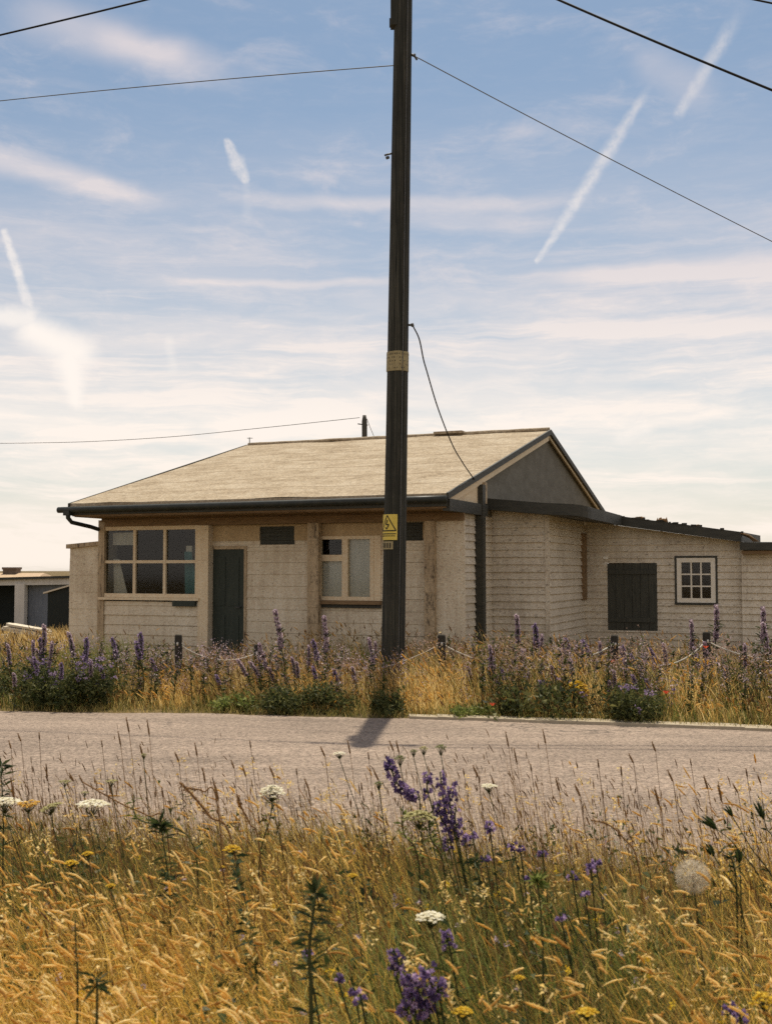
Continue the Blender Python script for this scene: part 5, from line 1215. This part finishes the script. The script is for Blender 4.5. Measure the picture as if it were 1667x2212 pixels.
# ------------------------------------------------------------------ sky, sun
SUN_EL, SUN_AZ = R(66.5), R(6.0)
def world():
    w = bpy.data.worlds.new('World'); S.world = w; w.use_nodes = True; nt = w.node_tree; nt.nodes.clear()
    out = nt.nodes.new('ShaderNodeOutputWorld'); bg = nt.nodes.new('ShaderNodeBackground'); nt.links.new(bg.outputs[0], out.inputs[0])
    sk = nt.nodes.new('ShaderNodeTexSky'); sk.sky_type = 'NISHITA'; sk.sun_disc = False; sk.sun_elevation = SUN_EL; sk.sun_rotation = SUN_AZ
    sk.air_density = 1.0; sk.dust_density = 1.2; sk.ozone_density = 1.5
    tc = nt.nodes.new('ShaderNodeTexCoord').outputs['Generated']; sx = nt.nodes.new('ShaderNodeSeparateXYZ'); nt.links.new(tc, sx.inputs[0])
    X, Y, Z = sx.outputs; K = math.pi/180
    az = math_(nt, 'DIVIDE', math_(nt, 'ARCTAN2', X, Y), K); el = math_(nt, 'DIVIDE', math_(nt, 'ARCSINE', Z), K)
    cb = nt.nodes.new('ShaderNodeCombineXYZ'); nt.links.new(az, cb.inputs[0]); nt.links.new(el, cb.inputs[1]); p0 = cb.outputs[0]   # degrees east of the view, degrees up
    def vm(op, a, b=None):
        n = nt.nodes.new('ShaderNodeVectorMath'); n.operation = op
        for i, v in enumerate((a, b)):
            if v is None: continue
            if hasattr(v, 'links'): nt.links.new(v, n.inputs[i])
            else: n.inputs[i].default_value = v
        return n
    # gentle warp so nothing is ruler straight
    wn = nt.nodes.new('ShaderNodeTexNoise'); wn.inputs['Scale'].default_value = .35; wn.inputs['Detail'].default_value = 3; nt.links.new(p0, wn.inputs[0])
    wd = vm('SUBTRACT', wn.outputs['Color'], (.5, .5, .5)).outputs[0]; sc_ = vm('MULTIPLY', wd, (2.2, .6, 0)).outputs[0]; p = vm('ADD', p0, sc_).outputs[0]
    wn2 = nt.nodes.new('ShaderNodeTexNoise'); wn2.inputs['Scale'].default_value = 2.2; wn2.inputs['Detail'].default_value = 5; nt.links.new(p0, wn2.inputs[0])
    p1 = vm('ADD', p0, vm('MULTIPLY', vm('SUBTRACT', wn2.outputs['Color'], (.5, .5, .5)).outputs[0], (.32, .32, 0)).outputs[0]).outputs[0]
    wn3 = nt.nodes.new('ShaderNodeTexNoise'); wn3.inputs['Scale'].default_value = 1.5; wn3.inputs['Detail'].default_value = 7; wn3.inputs['Roughness'].default_value = .7; nt.links.new(p0, wn3.inputs[0])
    def mr(v, a, b, c=0., d=1., smooth=True):
        n = nt.nodes.new('ShaderNodeMapRange'); n.interpolation_type = 'SMOOTHSTEP' if smooth else 'LINEAR'
        nt.links.new(v, n.inputs[0])
        for i, q in enumerate((a, b, c, d)): n.inputs[1+i].default_value = q
        return n.outputs[0]
    def deg(x, y):
        r = ray(x, y).normalized(); return (math.degrees(math.atan2(r.x, r.y)), math.degrees(math.asin(r.z)), 0)
    def capsule(a, b, w0, w1, soft, amt, src=None, tail=False, fade=False):
        """trail from a to b (directions in the sky), half widths in degrees"""
        A, B = deg(*a), deg(*b); ba = Vector(B)-Vector(A); P = src or p1
        pa = vm('SUBTRACT', P, A).outputs[0]; h = math_(nt, 'DIVIDE', vm('DOT_PRODUCT', pa, tuple(ba)).outputs['Value'], ba.dot(ba), clamp=True)
        s = nt.nodes.new('ShaderNodeVectorMath'); s.operation = 'SCALE'; s.inputs[0].default_value = ba; nt.links.new(h, s.inputs['Scale'])
        d = vm('LENGTH', vm('SUBTRACT', pa, s.outputs[0]).outputs[0]).outputs['Value']
        wdt = math_(nt, 'ADD', math_(nt, 'MULTIPLY', h, w1-w0), w0); q = math_(nt, 'DIVIDE', d, wdt)
        m = mr(q, 1.0, 1.0-soft, 0, amt)
        if fade or src is not None: m = math_(nt, 'MULTIPLY', math_(nt, 'MULTIPLY', m, mr(h, 0, .35, 0, 1)), mr(h, 1, .7, 0, 1))
        if tail: m = math_(nt, 'MULTIPLY', m, mr(h, 0, .35, .15, 1))
        return m
    def streak(scx, scy, rot, detail=5, rough=.6, lo=.45, hi=.7, amt=1., src=None, loc=(0, 0, 0), dist=.3):
        m = mapping(nt, src or p, (scx, scy, 1), (0, 0, R(rot)), loc); n = noise(nt, m, 1.0, detail, rough, dist); return mr(n, lo, hi, 0, amt)
    # veil of cirrus : thickens towards the horizon
    low = mr(el, 27, 4.5, 0, 1)                      # 1 near the horizon
    veil_n = streak(.05, .34, 3, 6, .6, .32, .7)
    veil = math_(nt, 'MULTIPLY', math_(nt, 'ADD', math_(nt, 'MULTIPLY', low, .86), .0), math_(nt, 'ADD', math_(nt, 'MULTIPLY', veil_n, .55), .62))
    bands = math_(nt, 'MULTIPLY', streak(.05, .6, 3, 7, .68, .44, .76, .5, dist=.8), mr(el, 22, 10, 0, 1))
    wisp = math_(nt, 'MULTIPLY', streak(.11, .34, 28, 7, .66, .5, .8, .5, loc=(3, 1, 0)), mr(el, 8, 16, .2, 1))
    wisp2 = math_(nt, 'MULTIPLY', streak(.16, .4, -32, 7, .66, .54, .82, .3, loc=(9, 4, 0)), mr(el, 6, 15, .1, 1))
    fine = math_(nt, 'MULTIPLY', streak(.3, 1.3, -5, 7, .7, .42, .78, .2, dist=.3), mr(el, 25, 14, .35, 1))
    tot = None
    for t in (veil, bands, wisp, wisp2, fine,
              capsule((-60, -10), (560, 170), 1.9, 1.2, .97, .6, p), capsule((180, 70), (420, 125), 1.1, .8, .97, .35, p),
              capsule((-220, 280), (420, 450), 1.1, .8, .97, .6, p), capsule((1330, 90), (1560, 230), 1.2, 1.6, .95, .3, p),
              capsule((420, 425), (1330, 428), .55, .6, .95, .4, p), capsule((800, 470), (1250, 480), .8, 1.0, .95, .3, p),
              capsule((1050, 600), (1990, 545), .5, 1.3, .95, .6, p), capsule((300, 612), (1000, 600), .25, .4, .95, .35, p), capsule((950, 705), (2000, 690), .6, 1.0, .95, .5, p),
              capsule((420, 930), (860, 880), 1.2, 1.4, .95, .5, p), capsule((1330, 930), (1620, 880), .3, .5, .95, .25, p)):
        tot = t if tot is None else math_(nt, 'ADD', tot, t)
    base = math_(nt, 'MINIMUM', tot, 1.0)
    trails = [capsule((1600, 20), (1465, 245), .6, .4, .99, .5, None, True), capsule((1400, 190), (1330, 300), .3, .5, .99, .55, None, True), capsule((1330, 300), (1235, 450), .52, .46, .99, .66),
              capsule((1235, 450), (1160, 565), .46, .2, .99, .55), capsule((490, 305), (512, 350), .24, .54, .8, .72), capsule((512, 350), (530, 388), .56, .34, .8, .72), capsule((532, 395), (534, 470), .3, .45, .95, .15),
              capsule((10, 500), (40, 590), .28, .36, .85, .75), capsule((40, 590), (64, 665), .32, .4, .8, .55), capsule((1390, 925), (1340, 945), .6, .6, .9, .4), capsule((365, 735), (375, 800), .4, .4, .95, .25)]
    puff = mr(wn3.outputs['Fac'], .3, .62, .45, 1)
    tr = None
    for t in trails: tr = t if tr is None else math_(nt, 'MAXIMUM', tr, t)
    # unseen broken bright cloud, added behind the viewer to fill the shaded walls
    away = math_(nt, 'ABSOLUTE', az); back = math_(nt, 'MULTIPLY', mr(away, 45, 80, 0, 1), streak(.03, .06, 0, 4, .55, .28, .6, .95, p0))
    base = math_(nt, 'MAXIMUM', base, back)
    cov = math_(nt, 'MULTIPLY', base, mr(el, -2, .5, 0, 1))
    warm = ramp(nt, math_(nt, 'DIVIDE', el, 30.0), [(0, (9.4, 8.4, 7.4)), (.25, (9.4, 8.55, 7.8)), (.5, (7.3, 6.75, 6.8)), (1, (6.2, 5.85, 6.3))])
    tint = mixc(nt, 1.0, sk.outputs[0], (.88, .94, .9), 'MULTIPLY')
    tr = math_(nt, 'MULTIPLY', tr, puff)
    for t in [capsule((-30, 680), (60, 690), .6, 1.0, .9, .8), capsule((70, 715), (165, 760), 1.3, 1.5, .97, 1.0),
              capsule((150, 770), (165, 870), 1.4, .5, .97, 1.0)]: tr = math_(nt, 'MAXIMUM', tr, t)
    tcol = ramp(nt, math_(nt, 'DIVIDE', el, 30.0), [(0, (9.6, 8.8, 8.0)), (.45, (9.4, 8.7, 8.1)), (.7, (7.6, 7.2, 7.1)), (1, (6.6, 6.4, 6.6))])
    nt.links.new(mixc(nt, tr, mixc(nt, cov, tint, warm), tcol), bg.inputs['Color']); bg.inputs['Strength'].default_value = .078
world()
sd = bpy.data.lights.new('sun', 'SUN'); sd.energy = 3.6; sd.angle = R(.53); sd.color = (1, .92, .78)
so = bpy.data.objects.new('sun', sd); COL.objects.link(so)
dirv = Vector((math.cos(SUN_EL)*math.sin(SUN_AZ), math.cos(SUN_EL)*math.cos(SUN_AZ), math.sin(SUN_EL)))
so.rotation_euler = dirv.to_track_quat('Z', 'Y').to_euler(); so.location = dirv*60

# ------------------------------------------------------------------ render settings
S.render.engine = 'CYCLES'; S.view_settings.view_transform = 'Standard'; S.view_settings.look = 'None'; S.view_settings.exposure = .45; S.view_settings.gamma = 1
S.view_settings.use_curve_mapping = False
S.cycles.use_denoising = False; S.cycles.max_bounces = 5; S.cycles.diffuse_bounces = 3; S.cycles.transparent_max_bounces = 8
S.render.film_transparent = False
